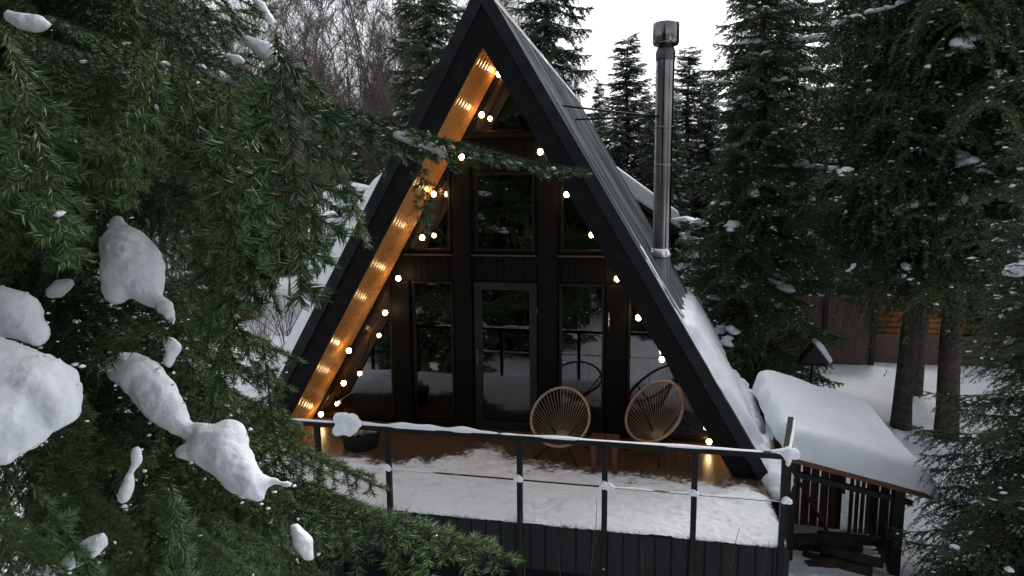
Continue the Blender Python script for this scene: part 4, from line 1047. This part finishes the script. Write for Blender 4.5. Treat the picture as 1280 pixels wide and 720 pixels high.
def pad(t_, poly, cap=30, vox=.008, disp=.014, step=5, lean=0.0):
    """a pad of snow with its own thickness: balls as large as fit inside the outline"""
    P = np.array(poly, float); Q = np.roll(P, -1, 0); out = []
    for x in np.arange(P[:, 0].min(), P[:, 0].max(), step):
        for y in np.arange(P[:, 1].min(), P[:, 1].max(), step):
            c = ((P[:, 1] > y) != (Q[:, 1] > y)) & (x < (Q[:, 0] - P[:, 0]) * (y - P[:, 1]) / (Q[:, 1] - P[:, 1] + 1e-12) + P[:, 0])
            if c.sum() % 2 == 0: continue
            d = Q - P; u = np.clip((((x - P[:, 0]) * d[:, 0] + (y - P[:, 1]) * d[:, 1]) / ((d ** 2).sum(1) + 1e-9)), 0, 1)
            r_ = min(cap, np.hypot(P[:, 0] + u * d[:, 0] - x, P[:, 1] + u * d[:, 1] - y).min())
            if r_ < 1.6: continue
            p = at(x, y, t_ + lean * (P[:, 1].mean() - y) / 100) - np.array([tp[0], tp[1], tz]); out.append((*p, (r_ + .8) * t_ / F))
    link('snow_lump', blob_mesh('snow_lump', out, vox, disp * 1.25, .06, 3), near)
    for a_, b_ in zip(P, Q):                # crumbs caught on the needles round the pad
        for _ in range(max(1, int(np.hypot(*(b_ - a_)) / 11))):
            q_ = a_ + (b_ - a_) * random.random() + np.array([random.gauss(0, 6), random.gauss(3, 6)])
            CR.append(at(q_[0], q_[1], t_ + random.uniform(-.02, .05)) - np.array([tp[0], tp[1], tz]))
pad(1.42, [(-60, 412), (0, 420), (20, 427), (40, 438), (67, 450), (90, 458), (98, 473), (98, 507), (99, 523), (80, 532), (60, 538), (52, 552), (37, 565), (20, 570), (10, 583), (-15, 580), (-60, 590)], 46, lean=.12)
pad(1.62, [(-50, 362), (0, 360), (20, 362), (40, 372), (50, 383), (55, 392), (50, 397), (63, 412), (60, 422), (47, 433), (30, 428), (13, 422), (-50, 424)], lean=.1)
pad(1.85, [(143, 263), (160, 282), (183, 295), (197, 313), (204, 337), (202, 360), (200, 368), (217, 377), (218, 390), (223, 412), (213, 403), (197, 387), (180, 380), (163, 373), (143, 383), (132, 373), (127, 350), (128, 327), (127, 303), (140, 277)], 34, lean=.12)
pad(1.78, [(130, 452), (143, 442), (167, 440), (187, 447), (203, 460), (217, 480), (220, 487), (230, 507), (238, 527), (253, 528), (268, 530), (280, 522), (297, 523), (308, 538), (311, 560), (317, 577), (330, 595), (367, 602), (367, 610), (345, 606), (332, 612), (332, 632), (310, 622), (285, 612), (270, 595), (250, 580), (220, 570), (215, 562), (240, 553), (220, 545), (190, 525), (165, 495), (140, 475), (132, 460)], 28, lean=.1)
pad(1.9, [(200, 420), (217, 422), (228, 433), (220, 447), (213, 462), (203, 453), (208, 440), (205, 430)], vox=.005, disp=.008, step=3)
pad(2.4, [(270, 402), (287, 403), (300, 413), (315, 430), (313, 440), (300, 430), (283, 413)], vox=.005, disp=.008, step=3)
pad(1.6, [(165, 560), (175, 558), (177, 577), (167, 590), (168, 607), (160, 627), (150, 632), (147, 617), (157, 595), (165, 580)], vox=.004, disp=.008, step=3)
pad(1.55, [(42, 710), (73, 707), (90, 687), (110, 673), (130, 665), (137, 680), (117, 697), (93, 710), (67, 720), (40, 718)], vox=.004, disp=.01, step=3)
pad(1.75, [(362, 655), (372, 655), (390, 675), (392, 700), (380, 700), (367, 680)], vox=.004, disp=.008, step=3)
pad(2.0, [(58, 362), (72, 350), (90, 349), (92, 358), (75, 372), (60, 374)], vox=.005, disp=.008, step=3)
pad(2.3, [(295, 42), (320, 48), (340, 55), (359, 75), (355, 88), (340, 88), (325, 70), (305, 55)], vox=.006, disp=.01, step=3)
pad(2.3, [(315, -4), (330, 4), (345, 30), (335, 30), (320, 10)], vox=.005, disp=.008, step=3)
pad(1.6, [(8, 12), (50, 20), (67, 32), (45, 40), (25, 37), (6, 24)], vox=.004, disp=.008, step=3)
pad(2.2, [(363, 567), (382, 566), (402, 575), (397, 584), (368, 586)], vox=.005, disp=.008, step=3)
pad(2.3, [(308, 450), (330, 452), (352, 468), (345, 474), (322, 464)], vox=.005, disp=.006, step=3)
pad(2.2, [(270, 64), (300, 69), (308, 78), (290, 79)], vox=.005, disp=.006, step=3)
pad(1.92, [(484, 166), (500, 163), (530, 174), (562, 188), (560, 196), (530, 186), (500, 176)], vox=.005, disp=.008, step=3)
rr_ = rng.uniform(.002, .0075, (len(CR), 2)); V, T = pats(np.array(CR), rr_, rr_[:, 0] * .7, rng, False)
link('snow_clumps', np_mesh('snow_clumps', V, T, [M['snow']], None, np.ones(len(T), bool)), near)
